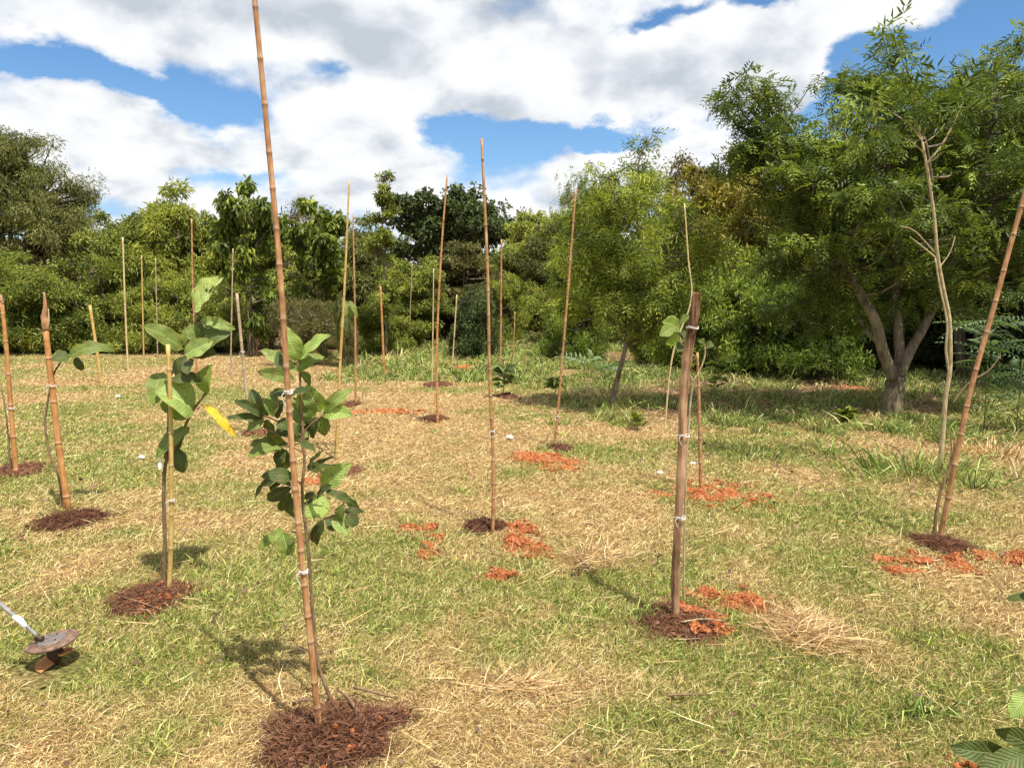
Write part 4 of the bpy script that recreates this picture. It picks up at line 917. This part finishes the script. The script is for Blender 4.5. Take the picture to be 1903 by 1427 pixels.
stake((1030, 832), (1070, 352), 8, 'bamboo_tan', 'reddish stake in the right middle leaning to the right', 3, [(1043, 690), (1057, 520)], 5, step=.2, ties=(770,))
stake((813, 786), (831, 326), 7.5, 'bamboo_orange', 'tall orange stake in front of the far dark round tree', 4, [(812, 640), (820, 470)], 4, step=.24)
stake((1743, 1008), (1925, 290), 10.5, 'bamboo_tan', 'tan bamboo stake leaning right and out over the right edge', 5, [(1775, 860), (1805, 720), (1850, 560), (1885, 430)], 8, dy=-.1, step=.2)
s8 = stake((128, 948), (84, 606), 12.5, 'bamboo_orange', 'thick orange stake on the left with a knobbly broken top', 6, [(108, 820), (97, 720)], 10.5, step=.3, ties=(715,))
s9 = stake((30, 883), (3, 560), 9.5, 'bamboo_orange', 'leftmost orange brown stake at the edge of the photo', 7, [(22, 780), (12, 650)], 7, step=.25, ties=(760,))
s10 = stake((312, 1100), (312, 640), 9.5, 'bamboo_yellow', 'yellow brown stake carrying the big leaved seedling', 8, [(318, 1000), (318, 860), (317, 760)], 8, step=.2, ties=(932,))
stake((468, 808), (440, 545), 10, 'bamboo_grey', 'dark stake with a split pale top left of the nearest stake', 9, [(457, 720), (449, 640)], 7, step=.3, ties=(655,))
stake((188, 713), (167, 567), 8, 'bamboo_yellow', 'short bright yellow stake on the left', 10, [(181, 660)], 7, step=.3)
stake((238, 690), (228, 441), 5, 'bamboo_pale', 'pale thin stake, first tall one in front of the left hedge', 11, [(233, 580)], 4, step=.3)
stake((267, 662), (263, 475), 4.5, 'bamboo_yellow', 'thin stake second in front of the left hedge', 12, (), 3, step=.3)
stake((293, 664), (289, 480), 3, 'bamboo_grey', 'grey thin stake third in front of the left hedge', 13, (), 2.5, step=.3)
stake((366, 700), (356, 407), 6, 'bamboo_tan', 'tall reddish thin stake rising behind the big leaved seedling', 14, [(359, 560)], 4, step=.25)
stake((428, 697), (433, 462), 4.5, 'bamboo_grey', 'greyish thin stake just left of the dark split stake', 15, (), 3, step=.3)
stake((478, 662), (472, 538), 5, 'bamboo_tan', 'short reddish stake just right of the dark split stake', 16, (), 4, step=.3)
stake((625, 855), (649, 335), 9, 'bamboo_yellow', 'pale yellow stake with a clump of hanging dark leaves', 17, [(631, 700), (640, 540), (645, 430)], 4, step=.25)
stake((661, 752), (656, 400), 7, 'bamboo_tan', 'reddish brown stake next to the pale yellow one', 18, [(660, 600)], 4, step=.25)
stake((676, 752), (670, 668), 3, 'bamboo_grey', 'very short thin stick at the reddish brown stake', 19, (), 2, step=.3, name='stick', cat='stick')
stake((714, 701), (707, 532), 7, 'bamboo_orange', 'short orange stake below the slender spire tree', 20, [(711, 620)], 5, step=.25)
stake((759, 652), (766, 490), 3, 'bamboo_grey', 'faint grey stake left of the orange one in the middle distance', 21, (), 2.5, step=.3)
stake((803, 712), (806, 500), 4, 'bamboo_pale', 'pale thin cane just left of the tall orange stake', 22, (), 2.5, step=.3)
stake((840, 684), (849, 548), 4, 'bamboo_pale', 'pale grey topped stake before the dark glossy bush', 23, (), 3, step=.3)
stake((889, 664), (895, 565), 4, 'bamboo_grey', 'short grey stake at the dark glossy bush', 24, (), 4, step=.3)
stake((930, 706), (932, 445), 6, 'bamboo_tan', 'tall thin stake right beside the middle stake, farther off', 25, (), 4, step=.25)
stake((953, 672), (957, 579), 4.5, 'bamboo_tan', 'short thin stake farther right of the middle stake', 26, (), 3, step=.3)
stake((1303, 908), (1296, 655), 8, 'bamboo_tan', 'thin cane standing in the wide orange earth patch', 27, [(1300, 780)], 5, step=.2)
stake((1411, 702), (1412, 600), 4, 'bamboo_pale', 'thin pale cane against the dark shrubs on the right', 28, (), 3, step=.3)
stake((1238, 740), (1272, 378), 5, 'bamboo_pale', 'thin pale cane rising behind the top of the wooden stake', 29, [(1250, 660), (1284, 560), (1279, 480)], 3.5, Y=9.2, step=.25)

def add_part(o, b, mb, name, mat): return mb.build(name, M[mat], o, True, tuple(b))
# broken knobbly head of the thick orange stake, snapped tip of the leftmost one
def knob(rec, pts, rad, mat, name='broken_tip', seed=0):
    o, b, _ = rec; mb = MB(); P = smooth_path([at(a, c, b[1]) for a, c in pts], 14)
    rr = np.interp(np.linspace(0, 1, 14), np.linspace(0, 1, len(rad)), rad) * b[1] / F; tube(mb, P, rr, 9, lump=.3); return add_part(o, b, mb, name, mat)
knob(s8, [(84.5, 614), (84, 600), (82, 585), (84, 568), (82, 543)], [5.4, 6.4, 4.6, 3.6, 1.0], 'bamboo_orange')
knob(s8, [(86, 612), (90, 596), (90, 574)], [3.5, 2.2, .8], 'bamboo_pale', 'splinter')
knob(s9, [(4, 565), (2, 558), (1, 548)], [3.5, 4.5, 2], 'bamboo_tan')

# the thick split wooden stake
def wooden_stake():
    b = G(1256, 1155); r = np.random.default_rng(50); k = b[1] / F
    pts = [b - [0, 0, .05]] + [at(px, py, b[1]) for px, py in ((1256, 1060), (1262, 950), (1268, 830), (1270, 740), (1278, 660), (1290, 590), (1295, 543))]
    P = smooth_path(pts, 60); t = np.linspace(0, 1, 60); rad = np.interp(t, [0, .3, .6, .78, .86, 1], [7.8, 7.6, 8, 9.2, 9, 7.6]) * k
    for kn, kk in ((.12, .25), (.36, .22), (.62, .28), (.7, .2)): rad = rad * (1 + kk * np.exp(-((t - kn) / .012) ** 2))
    th = np.linspace(0, 2 * np.pi, 18, endpoint=False); fl = 1 - .6 * np.exp(-((np.angle(np.exp(1j * (th + 1.15)))) / .32) ** 2) + .05 * np.sin(th * 3)
    mb = MB(); tube(mb, P, rad, 18, lump=.10, flat=fl)
    o = mb.build('wooden_stake', M['old_wood'], None, True, tuple(b)); tag(o, 'thick split brown wooden stake with a flat cut top and white ties', 'stake', 'stakes set out over the lawn')
    for q, ty in enumerate((813, 955, 985 - 55)):
        zz = at(1265, ty, b[1])[2]; i = np.argmin(np.abs(P[:, 2] - zz))
        if q < 2: tie(o, b, P[i] + [.006, 0, 0], rad[i] * 1.15, 60 + q)
    zz = at(1290, 606, b[1])[2]; i = np.argmin(np.abs(P[:, 2] - zz)); tie(o, b, P[i], rad[i] * 1.1, 66, False)
    return b, P
b_wood, p_wood = wooden_stake()

# ------------------------------------------------------------------ saplings tied to the stakes
def leaf_geo(mb, P0, P1, width, normal, r, curl=.18, fold=.25, holes=None, shape=.0, seg=12, wav=.07):
    """a large leaf from its stalk end P0 to its tip P1"""
    P0 = np.asarray(P0, float); P1 = np.asarray(P1, float); L = np.linalg.norm(P1 - P0); d = (P1 - P0) / L
    nrm = unit(np.asarray(normal, float) - np.dot(normal, d) * d); s = np.cross(d, nrm)
    m = 9; u = np.linspace(0, 1, seg + 1); x = np.linspace(-1, 1, m)
    w = width / 2 * np.clip(np.sin(np.pi * np.clip(u, 0, 1) ** (.85 + shape + r.uniform(-.1, .25))) ** .68, 0.02, 1) * (1 + .07 * np.sin(u * r.uniform(9, 16) + r.uniform(0, 6)))
    bend = r.normal(0, .07) * L * np.sin(np.pi * u * .5) ** 2
    tw = r.normal(0, .12)
    X = x[None] * w[:, None]; rnd = r.uniform(0, 6)
    Z = curl * L * (np.sin(np.pi * u) - 0)[:, None] * .6 + fold * np.abs(X) + wav * L * np.sin(u[:, None] * 17 + rnd + x[None] * 1.5) * np.abs(x[None]) * .35 + tw * X * u[:, None] * 2 + .012 * L * np.cos(u * 11 * 2 * np.pi)[:, None] * (1 - np.abs(x[None])) * np.abs(x[None]) * 2
    v = P0[None, None] + (u * L)[:, None, None] * d + (X + bend[:, None])[..., None] * s + Z[..., None] * nrm
    v = v.reshape(-1, 3); i = np.arange(seg)[:, None] * m; j = np.arange(m - 1)[None]
    q = np.stack([i + j, i + j + 1, i + m + j + 1, i + m + j], -1).reshape(-1, 4)
    if holes: q = np.delete(q, [h for h in holes if h < len(q)], 0)
    tone = np.stack([np.tile((x + 1) / 2, seg + 1), np.repeat(u, m), np.full(len(v), .5 + r.normal(0, .1))], -1)
    mb.add(v, q, None, tone)
def sapling(name, label, base, Y, stems_px, leaves, matstem, cat='sapling', group=None, seed=0, petiole=True, toward=None, scale=1.0, lab_leaf=None):
    """stems_px: [(list of (px,py[,dy]), w0, w1)]; leaves: (bx,by,tx,ty,w,mat[,dy0,dy1])"""
    r = np.random.default_rng(seed); b = np.array([(base[0] - CX) / F * Y, Y, 0.0]); b = at(base[0], base[1], Y) if base[1] else b
    b[2] = float(hgt(b[0], b[1])); k = Y / F
    t = empty(name, b, label, cat, group)
    mb = MB()
    for pts, w0, w1 in stems_px:
        P = smooth_path([at(p[0], p[1], Y + (p[2] if len(p) > 2 else 0)) for p in pts], max(10, 5 * len(pts))); tube(mb, P, np.linspace(w0, w1, len(P)) / 2 * k, 8, lump=.12)
    mb.build('stem', M[matstem], t, True, tuple(b))
    for lf in leaves:
        bx, by, tx, ty, w, mt = lf[:6]; d0 = lf[6] if len(lf) > 6 else r.normal(0, .03); d1 = lf[7] if len(lf) > 7 else d0 + r.normal(0, .05)
        P0 = at(bx, by, Y + d0); P1 = at(tx, ty, Y + d1); lm = MB()
        nm = unit(np.array([r.normal(0, .25), -.95 + r.normal(0, .2), .6 + r.normal(0, .2)]))
        leaf_geo(lm, P0 - (P1 - P0) * .04, P1 + (P1 - P0) * .06, w * k * (1.36 if Y < 6 else 1.1), nm, r, curl=r.uniform(.05, .38), fold=r.uniform(.02, .4), shape=lf[8] if len(lf) > 8 else 0, holes=lf[9] if len(lf) > 9 else None)
        o = lm.build('leaf', M[mt], t, True, tuple(b))
        if mt == 'big_yellow': o['label'] = 'long bright yellow withered leaf'
        if mt == 'big_pale': o['label'] = 'pale green topmost leaf with insect holes'
    return t
L_, Mi, Dk = 'big_light', 'big_mid', 'big_dark'
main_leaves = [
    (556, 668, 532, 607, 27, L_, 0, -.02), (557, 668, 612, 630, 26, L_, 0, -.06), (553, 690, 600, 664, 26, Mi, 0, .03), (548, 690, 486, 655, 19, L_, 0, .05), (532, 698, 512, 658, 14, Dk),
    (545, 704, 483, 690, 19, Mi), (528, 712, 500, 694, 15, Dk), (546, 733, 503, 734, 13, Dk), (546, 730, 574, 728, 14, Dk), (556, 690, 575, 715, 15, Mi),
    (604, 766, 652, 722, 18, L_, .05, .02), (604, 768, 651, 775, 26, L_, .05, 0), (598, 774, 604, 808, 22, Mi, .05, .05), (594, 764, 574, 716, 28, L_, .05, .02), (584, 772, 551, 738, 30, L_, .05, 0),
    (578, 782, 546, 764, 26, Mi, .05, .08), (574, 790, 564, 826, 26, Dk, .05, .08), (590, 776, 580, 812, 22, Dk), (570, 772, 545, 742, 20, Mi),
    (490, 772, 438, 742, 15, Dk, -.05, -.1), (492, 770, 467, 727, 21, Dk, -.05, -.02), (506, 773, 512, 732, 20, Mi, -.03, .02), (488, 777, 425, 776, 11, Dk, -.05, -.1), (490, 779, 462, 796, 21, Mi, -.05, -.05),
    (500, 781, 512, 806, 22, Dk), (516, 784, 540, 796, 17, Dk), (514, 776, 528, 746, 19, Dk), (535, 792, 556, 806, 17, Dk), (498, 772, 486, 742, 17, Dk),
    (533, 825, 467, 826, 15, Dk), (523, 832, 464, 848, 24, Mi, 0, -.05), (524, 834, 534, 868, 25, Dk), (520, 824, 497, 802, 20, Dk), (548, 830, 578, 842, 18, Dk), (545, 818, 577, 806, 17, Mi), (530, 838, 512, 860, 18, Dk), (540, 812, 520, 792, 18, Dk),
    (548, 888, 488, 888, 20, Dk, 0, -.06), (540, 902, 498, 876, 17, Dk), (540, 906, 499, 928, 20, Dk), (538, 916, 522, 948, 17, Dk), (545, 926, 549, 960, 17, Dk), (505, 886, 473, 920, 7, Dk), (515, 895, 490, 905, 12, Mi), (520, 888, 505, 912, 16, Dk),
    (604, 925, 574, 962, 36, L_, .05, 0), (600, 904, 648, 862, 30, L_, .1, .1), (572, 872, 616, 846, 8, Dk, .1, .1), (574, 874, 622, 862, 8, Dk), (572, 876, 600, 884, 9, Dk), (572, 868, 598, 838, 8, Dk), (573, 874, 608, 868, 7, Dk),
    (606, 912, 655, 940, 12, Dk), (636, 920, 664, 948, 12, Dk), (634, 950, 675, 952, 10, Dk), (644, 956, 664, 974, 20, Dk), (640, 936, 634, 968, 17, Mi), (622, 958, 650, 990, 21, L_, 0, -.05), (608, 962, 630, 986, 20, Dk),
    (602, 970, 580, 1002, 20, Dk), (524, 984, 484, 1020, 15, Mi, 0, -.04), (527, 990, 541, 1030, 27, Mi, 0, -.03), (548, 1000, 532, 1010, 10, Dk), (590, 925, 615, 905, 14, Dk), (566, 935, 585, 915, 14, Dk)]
sapling('seedling', 'bushy seedling with ribbed oval leaves tied to the nearest stake', (632, 1338), 2.82,
    [([(634, 1340), (618, 1305), (603, 1268), (590, 1225), (580, 1120), (572, 1010), (564, 950), (562, 900), (566, 860), (564, 815), (560, 760), (558, 710), (556, 668)], 9, 4),
     ([(566, 850), (560, 815), (572, 795), (590, 778), (606, 766, .05)], 4.5, 2.5), ([(562, 810), (535, 794), (510, 780), (488, 772, -.05)], 4, 2.5), ([(562, 900), (540, 888), (510, 886)], 3.5, 2),
     ([(571, 1012), (578, 985), (600, 966), (625, 956), (645, 950)], 4.5, 2.5), ([(570, 1010), (550, 990), (524, 985)], 4, 2), ([(563, 840), (540, 830), (520, 830)], 3.5, 2), ([(566, 935), (590, 915), (606, 908)], 3.5, 2), ([(640, 950), (636, 925), (610, 910)], 3, 2)],
    main_leaves, 'stem_brown', seed=71)
sapling('seedling', 'seedling with very large leaves and one yellow leaf on the left', (304, 1092), 4.08,
    [([(304, 1094), (306, 1000), (304, 920), (308, 860), (322, 835), (340, 800), (357, 765), (372, 745), (384, 728)], 8, 4),
     ([(308, 860), (313, 780), (312, 710), (330, 680), (347, 655), (352, 620), (362, 600), (364, 572)], 5, 3), ([(347, 655), (360, 640), (376, 620)], 4, 3), ([(312, 715), (304, 698), (298, 694)], 4, 3)],
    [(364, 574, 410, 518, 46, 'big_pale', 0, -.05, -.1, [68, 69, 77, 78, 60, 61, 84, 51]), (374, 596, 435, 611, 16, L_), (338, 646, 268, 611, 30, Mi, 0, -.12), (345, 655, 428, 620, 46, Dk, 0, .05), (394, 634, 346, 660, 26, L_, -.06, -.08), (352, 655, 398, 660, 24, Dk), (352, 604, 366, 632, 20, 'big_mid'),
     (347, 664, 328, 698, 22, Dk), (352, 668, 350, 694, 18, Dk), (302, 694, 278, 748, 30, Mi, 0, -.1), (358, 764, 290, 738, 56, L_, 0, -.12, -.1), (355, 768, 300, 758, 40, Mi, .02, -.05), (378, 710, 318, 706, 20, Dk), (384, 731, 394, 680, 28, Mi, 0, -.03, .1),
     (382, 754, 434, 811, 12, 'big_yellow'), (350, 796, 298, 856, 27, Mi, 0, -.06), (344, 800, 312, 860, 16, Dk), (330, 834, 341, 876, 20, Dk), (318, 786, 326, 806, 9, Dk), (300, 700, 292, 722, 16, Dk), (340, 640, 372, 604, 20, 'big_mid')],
    'stem_brown', seed=72)
sapling('seedling', 'thin curved seedling with three drooping dark leaves on the left', (110, 945), 5.62,
    [([(114, 948), (112, 900), (92, 840), (84, 790), (88, 750), (95, 715), (102, 690), (118, 668), (132, 662)], 4.5, 3), ([(102, 690), (112, 675), (118, 665)], 3, 2)],
    [(132, 662, 208, 655, 20, Mi, 0, .1), (128, 664, 98, 668, 20, Dk), (118, 668, 104, 655, 14, Mi), (142, 664, 146, 688, 12, Dk), (130, 660, 160, 640, 12, Mi)], 'stem_brown', seed=73)
sapling('seedling', 'bare twiggy stem beside the leftmost stake', (18, 880), 6.8, [([(20, 884), (16, 820), (10, 760), (2, 720)], 4, 2.5), ([(14, 800), (30, 850), (34, 880)], 2.5, 2)], [], 'stem_brown', seed=74)
sapling('seedling', 'white barked stem hugging the middle stake', (912, 992), 5.12, [([(913, 994), (920, 940), (914, 890), (919, 850), (913, 790), (912, 700)], 6.5, 3)], [], 'stem_pale', seed=75)
sapling('seedling', 'clump of dark hanging leaves high on the pale yellow stake', (620, 850), 7.7, [([(622, 852), (628, 760), (634, 660), (640, 590), (634, 545)], 3, 2)],
    [(636, 540, 622, 585, 12, Dk), (640, 555, 626, 600, 13, Dk), (644, 560, 650, 605, 13, Mi), (636, 580, 632, 632, 12, Dk), (646, 585, 655, 625, 13, Dk), (630, 560, 618, 578, 10, Dk), (640, 575, 640, 628, 14, Mi), (650, 560, 664, 590, 10, Mi)], 'stem_green', seed=76)
sapling('seedling', 'seedling with yellowish broad leaves near the top of the wooden stake', (1268, 1150), 3.76,
    [([(1270, 1152), (1272, 1000), (1276, 860), (1282, 760), (1287, 710), (1278, 690), (1268, 650), (1262, 620)], 4.5, 3), ([(1287, 710), (1300, 690), (1310, 660), (1309, 640)], 4, 3), ([(1268, 640), (1256, 610), (1240, 606)], 3, 2)],
    [(1262, 612, 1232, 598, 20, 'big_mid'), (1250, 608, 1226, 622, 17, 'big_mid'), (1258, 616, 1244, 640, 20, L_), (1262, 600, 1284, 588, 15, 'big_mid'), (1268, 640, 1256, 652, 14, Dk), (1310, 645, 1326, 640, 10, Dk), (1309, 642, 1296, 632, 11, Dk), (1262, 618, 1276, 636, 14, Dk), (1240, 604, 1254, 588, 14, L_)], 'stem_pale', seed=77)
sapling('seedling', 'brown stem twisting beside the tan stake leaning off the right edge', (1735, 1008), 4.98, [([(1734, 1010), (1741, 950), (1752, 900), (1768, 860), (1776, 820)], 7, 4), ([(1760, 880), (1768, 840), (1766, 800)], 3, 1.5), ([(1770, 750), (1800, 712), (1836, 690), (1860, 660)], 3, 2)], [], 'stem_brown', seed=78)
def tall_sapling():
    b = G(1745, 882); Y = b[1]
    t = sapling('tall_sapling', 'tall crooked pale sapling with a bare forked head on the right', (1745, 882), Y,
        [([(1744, 884), (1752, 810), (1757, 740), (1765, 690), (1766, 640), (1764, 590), (1752, 530), (1742, 470), (1736, 400), (1724, 320), (1714, 264)], 9.5, 4.5),
         ([(1765, 700), (1758, 650), (1760, 600), (1746, 530), (1738, 480)], 5, 3),
         ([(1714, 264), (1690, 232), (1650, 205), (1612, 182)], 2.8, 1.2), ([(1714, 264), (1704, 230), (1700, 190), (1694, 150)], 3, 1.2), ([(1722, 305), (1750, 270), (1772, 230), (1790, 190)], 4, 1.5),
         ([(1718, 285), (1690, 262), (1650, 245), (1615, 236)], 2.2, 1), ([(1712, 262), (1722, 235), (1728, 215)], 2.2, 1), ([(1716, 268), (1740, 250), (1756, 230)], 2, 1),
         ([(1740, 480), (1710, 455), (1690, 440)], 3, 1.5), ([(1738, 470), (1700, 430), (1672, 420)], 2.5, 1.5), ([(1744, 500), (1765, 470), (1775, 440)], 2.5, 1.5)],
        [], 'stem_pale', seed=79)
    r = np.random.default_rng(500); c = []
    for px, py in ((1612, 182), (1694, 150), (1790, 190), (1690, 120), (1800, 170), (1600, 175), (1660, 90), (1650, 50), (1700, 190), (1740, 190), (1820, 150), (1615, 236)): c.append(at(px, py, Y + r.normal(0, .1)))
    cb = MB(); leafage(cb, np.array(c), np.full(len(c), .13), 16, PINNATE, .17, r, droop=.5); cb.build('leaves', M['leaf_mid'], t, False, tuple(b))
    tw = MB(); tube(tw, smooth_path([at(1694, 150, Y), at(1672, 100, Y), at(1650, 45, Y)], 8), np.linspace(.007, .003, 8), 5); tw.build('twig', M['stem_green'], t, True, tuple(b))
tall_sapling()
sapling('corner_plant', 'glossy dark leaved plant reaching in at the lower right corner', (1990, 1427), 2.1,
    [([(1990, 1700), (1985, 1500), (1975, 1400), (1960, 1250), (1950, 1120)], 10, 5), ([(1982, 1460), (1930, 1410), (1880, 1395)], 5, 3), ([(1970, 1330), (1930, 1300), (1905, 1298)], 4, 3), ([(1955, 1150), (1930, 1120), (1915, 1112)], 4, 3)],
    [(1868, 1400, 1770, 1378, 34, Dk), (1960, 1405, 1852, 1374, 36, Dk), (1905, 1400, 1815, 1440, 34, Dk), (1880, 1405, 1905, 1440, 40, Dk), (1906, 1290, 1874, 1326, 28, L_), (1935, 1300, 1890, 1280, 26, Dk), (1925, 1110, 1872, 1114, 16, Dk), (1960, 1120, 1910, 1090, 22, Dk)], 'stem_green', cat='plant', seed=80)

# ------------------------------------------------------------------ small things
def tag_label():
    b = at(297, 862, 4.02); mb = MB(); v = []
    for z, w in ((.02, .006), (.0, .009), (-.012, .010), (-.03, .006)):
        v += [b + [-w, -.002, z], b + [w, -.002, z], b + [w, .002, z], b + [-w, .002, z]]
    q = []
    for k in range(3):
        for j in range(4): q.append((k * 4 + j, k * 4 + (j + 1) % 4, k * 4 + 4 + (j + 1) % 4, k * 4 + 4 + j))
    q += [(0, 3, 2, 1), (12, 13, 14, 15)]; mb.add(v, q); th = [b + [0, 0, .02], b + [.01, 0, .05], at(308, 838, 4.08)]; tube(mb, smooth_path(th, 8), .0012, 5)
    tag(mb.build('plant_tag', M['white'], None, False, tuple(b)), 'small white tag hanging from the big leaved seedling', 'tag')
tag_label()
def scrap(px, py, s, label, seed):
    c = G(px, py); r = np.random.default_rng(seed); k = s / 2 * c[1] / F; v, f = CLOD[seed % 3]; mb = MB()
    mb.add(v * [k, k * .8, k * .55] + c + [0, 0, k * .4 + .012], None, f); tag(mb.build('white_scrap', M['white'], None, False, tuple(c)), label, 'litter', 'white scraps dropped on the grass')
scrap(947, 817, 13, 'bright white scrap on the grass right of the middle stake', 1)
scrap(1226, 882, 10, 'white scrap on the grass left of the wooden stake', 2)
scrap(1287, 864, 8, 'small white scrap between the wooden stake and the thin cane', 3)
scrap(263, 854, 12, 'white scrap on the grass left of the big leaved seedling', 4)
scrap(219, 740, 9, 'tiny white scrap far off near the short yellow stake', 5)

def twig_(px0, py0, px1, py1, w, label, seed, mat='stem_brown', z=.02, midz=.03):
    a = G(px0, py0) + [0, 0, z]; b = G(px1, py1) + [0, 0, z * .7]; r = np.random.default_rng(seed); k = a[1] / F; mb = MB()
    m = (a + b) / 2 + [r.normal(0, .01), r.normal(0, .01), midz]; tube(mb, smooth_path([a, m, b], 12), np.linspace(w, w * .5, 12) / 2 * k, 7, lump=.25)
    tag(mb.build('fallen_twig', M[mat], None, True, tuple(a)), label, 'twig', 'dead twigs lying about the mounds')
twig_(632, 1345, 530, 1372, 12, 'dark twig lying left across the nearest mulch mound', 1, z=.06, midz=.01)
twig_(672, 1360, 628, 1300, 9, 'brown twig lying towards the back of the nearest mulch mound', 2, z=.06, midz=.02)
twig_(660, 1296, 735, 1310, 7, 'flat twig on the back rim of the nearest mulch mound', 3, z=.045, midz=.01)
twig_(545, 1335, 590, 1320, 8, 'short dark twig behind the foot of the nearest stake', 4, z=.06, midz=.01)
twig_(230, 1120, 300, 1140, 5, 'dry twig on the straggly mulch on the left', 5, z=.03, midz=.015)
twig_(250, 1140, 285, 1152, 6, 'short dark twig in front of the straggly mulch on the left', 6, z=.02, midz=.01)
twig_(1265, 1174, 1345, 1166, 4, 'bleached straw stalk across the mulch of the wooden stake', 7, 'stem_pale', z=.05, midz=.012)
twig_(1240, 1300, 1330, 1296, 5, 'long dead stalk in the grass below the wooden stake', 8, 'stem_brown', z=.02, midz=.01)
twig_(1875, 870, 1890, 905, 5, 'white dead stick upright in the litter near the right edge', 9, 'stem_pale', z=.1, midz=.05)

def auger():
    """rusty auger head lying in the grass: round plate, hub, screw blade, pale handle"""
    b = G(92, 1240); Y = b[1]; k = Y / F
    t = empty('earth_auger', b, 'rusty round headed auger with a pale metal handle reaching in from the left', 'tool')
    c = at(97, 1190, Y + .02); up = unit(np.array([-.12, -.05, 1.0])); a1 = unit(np.cross(up, [0, 1, 0])); a2 = np.cross(up, a1)
    def lathe(mb, c0, prof, seg=40, wob=0.0, sd=1):
        th = np.linspace(0, 2 * np.pi, seg, endpoint=False); w = 1 + wob * (fbm(np.cos(th) * 2 + sd, np.sin(th) * 2 + sd, 3) - .5) * 2; v = []
        for rr, h in prof: v.append(c0 + h * up + (rr * w * np.cos(th))[:, None] * a1 + (rr * w * np.sin(th))[:, None] * a2)
        v = np.vstack(v); n = len(prof); i = np.arange(n - 1)[:, None] * seg; j = np.arange(seg)[None]; q = np.stack([i + j, i + (j + 1) % seg, i + seg + (j + 1) % seg, i + seg + j], -1).reshape(-1, 4); mb.add(v, q)
    m = MB(); lathe(m, c, [(.001, .004), (.06, .005), (.064, .010), (.098, .003), (.104, -.003), (.100, -.010), (.05, -.012), (.001, -.012)], wob=.06); m.build('plate', M['rust'], t, True, tuple(b))
    m = MB(); lathe(m, c, [(.001, .011), (.05, .011), (.057, .008), (.057, .004)], wob=.04); m.build('plate_cover', M['plate_grey'], t, True, tuple(b))
    m = MB(); lathe(m, c - up * .012, [(.028, 0), (.026, -.02), (.034, -.045), (.03, -.06), (.014, -.085), (.001, -.11)]); m.build('hub', M['rust_dark'], t, True, tuple(b))
    for q in range(3):
        m = MB(); an = q * 2.1 + .4; lathe(m, c + .034 * (math.cos(an) * a1 + math.sin(an) * a2) + up * .011, [(.0045, -.002), (.0045, .004), (.003, .005), (.0005, .005)], 6); m.build('bolt', M['rust_dark'], t, False, tuple(b))
    # screw blade: three quarters of a turn
    m = MB(); n = 40; th = np.linspace(2.4, 2.4 + 5.2, n); ro = np.linspace(.06, .088, n); hh = np.linspace(-.055, -.10, n); v = []
    for i in range(n):
        dr = math.cos(th[i]) * a1 + math.sin(th[i]) * a2
        for rr, dz in ((.012, 0.003), (ro[i], .003), (ro[i], -.003), (.012, -.003)): v.append(c + dr * rr + up * (hh[i] + dz))
    q = [(i * 4 + j, i * 4 + (j + 1) % 4, i * 4 + 4 + (j + 1) % 4, i * 4 + 4 + j) for i in range(n - 1) for j in range(4)] + [(0, 3, 2, 1), (n * 4 - 4, n * 4 - 3, n * 4 - 2, n * 4 - 1)]
    m.add(v, q); m.build('screw_blade', M['rust_orange'], t, False, tuple(b))
    m = MB(); p = smooth_path([at(68, 1180, Y - .02), at(45, 1160, Y - .04), at(0, 1122, Y - .08), at(-120, 1020, Y - .2)], 20); tube(m, p, np.linspace(6.5, 8.5, 20) / 2 * k * 1.0, 12); m.build('handle', M['metal'], t, True, tuple(b))
    m = MB(); tube(m, smooth_path([at(48, 1166, Y - .045), at(36, 1152, Y - .05), at(24, 1144, Y - .06)], 10), np.array([3, 6, 7, 7.5, 8, 8, 7.5, 7, 6, 5]) * .75 * k, 10, lump=.2); m.build('collar', M['white'], t, True, tuple(b))
    m = MB(); tube(m, [at(66, 1186, Y), at(80, 1186, Y)], 5 * k, 8); m.build('socket', M['rust_dark'], t, True, tuple(b))
auger()
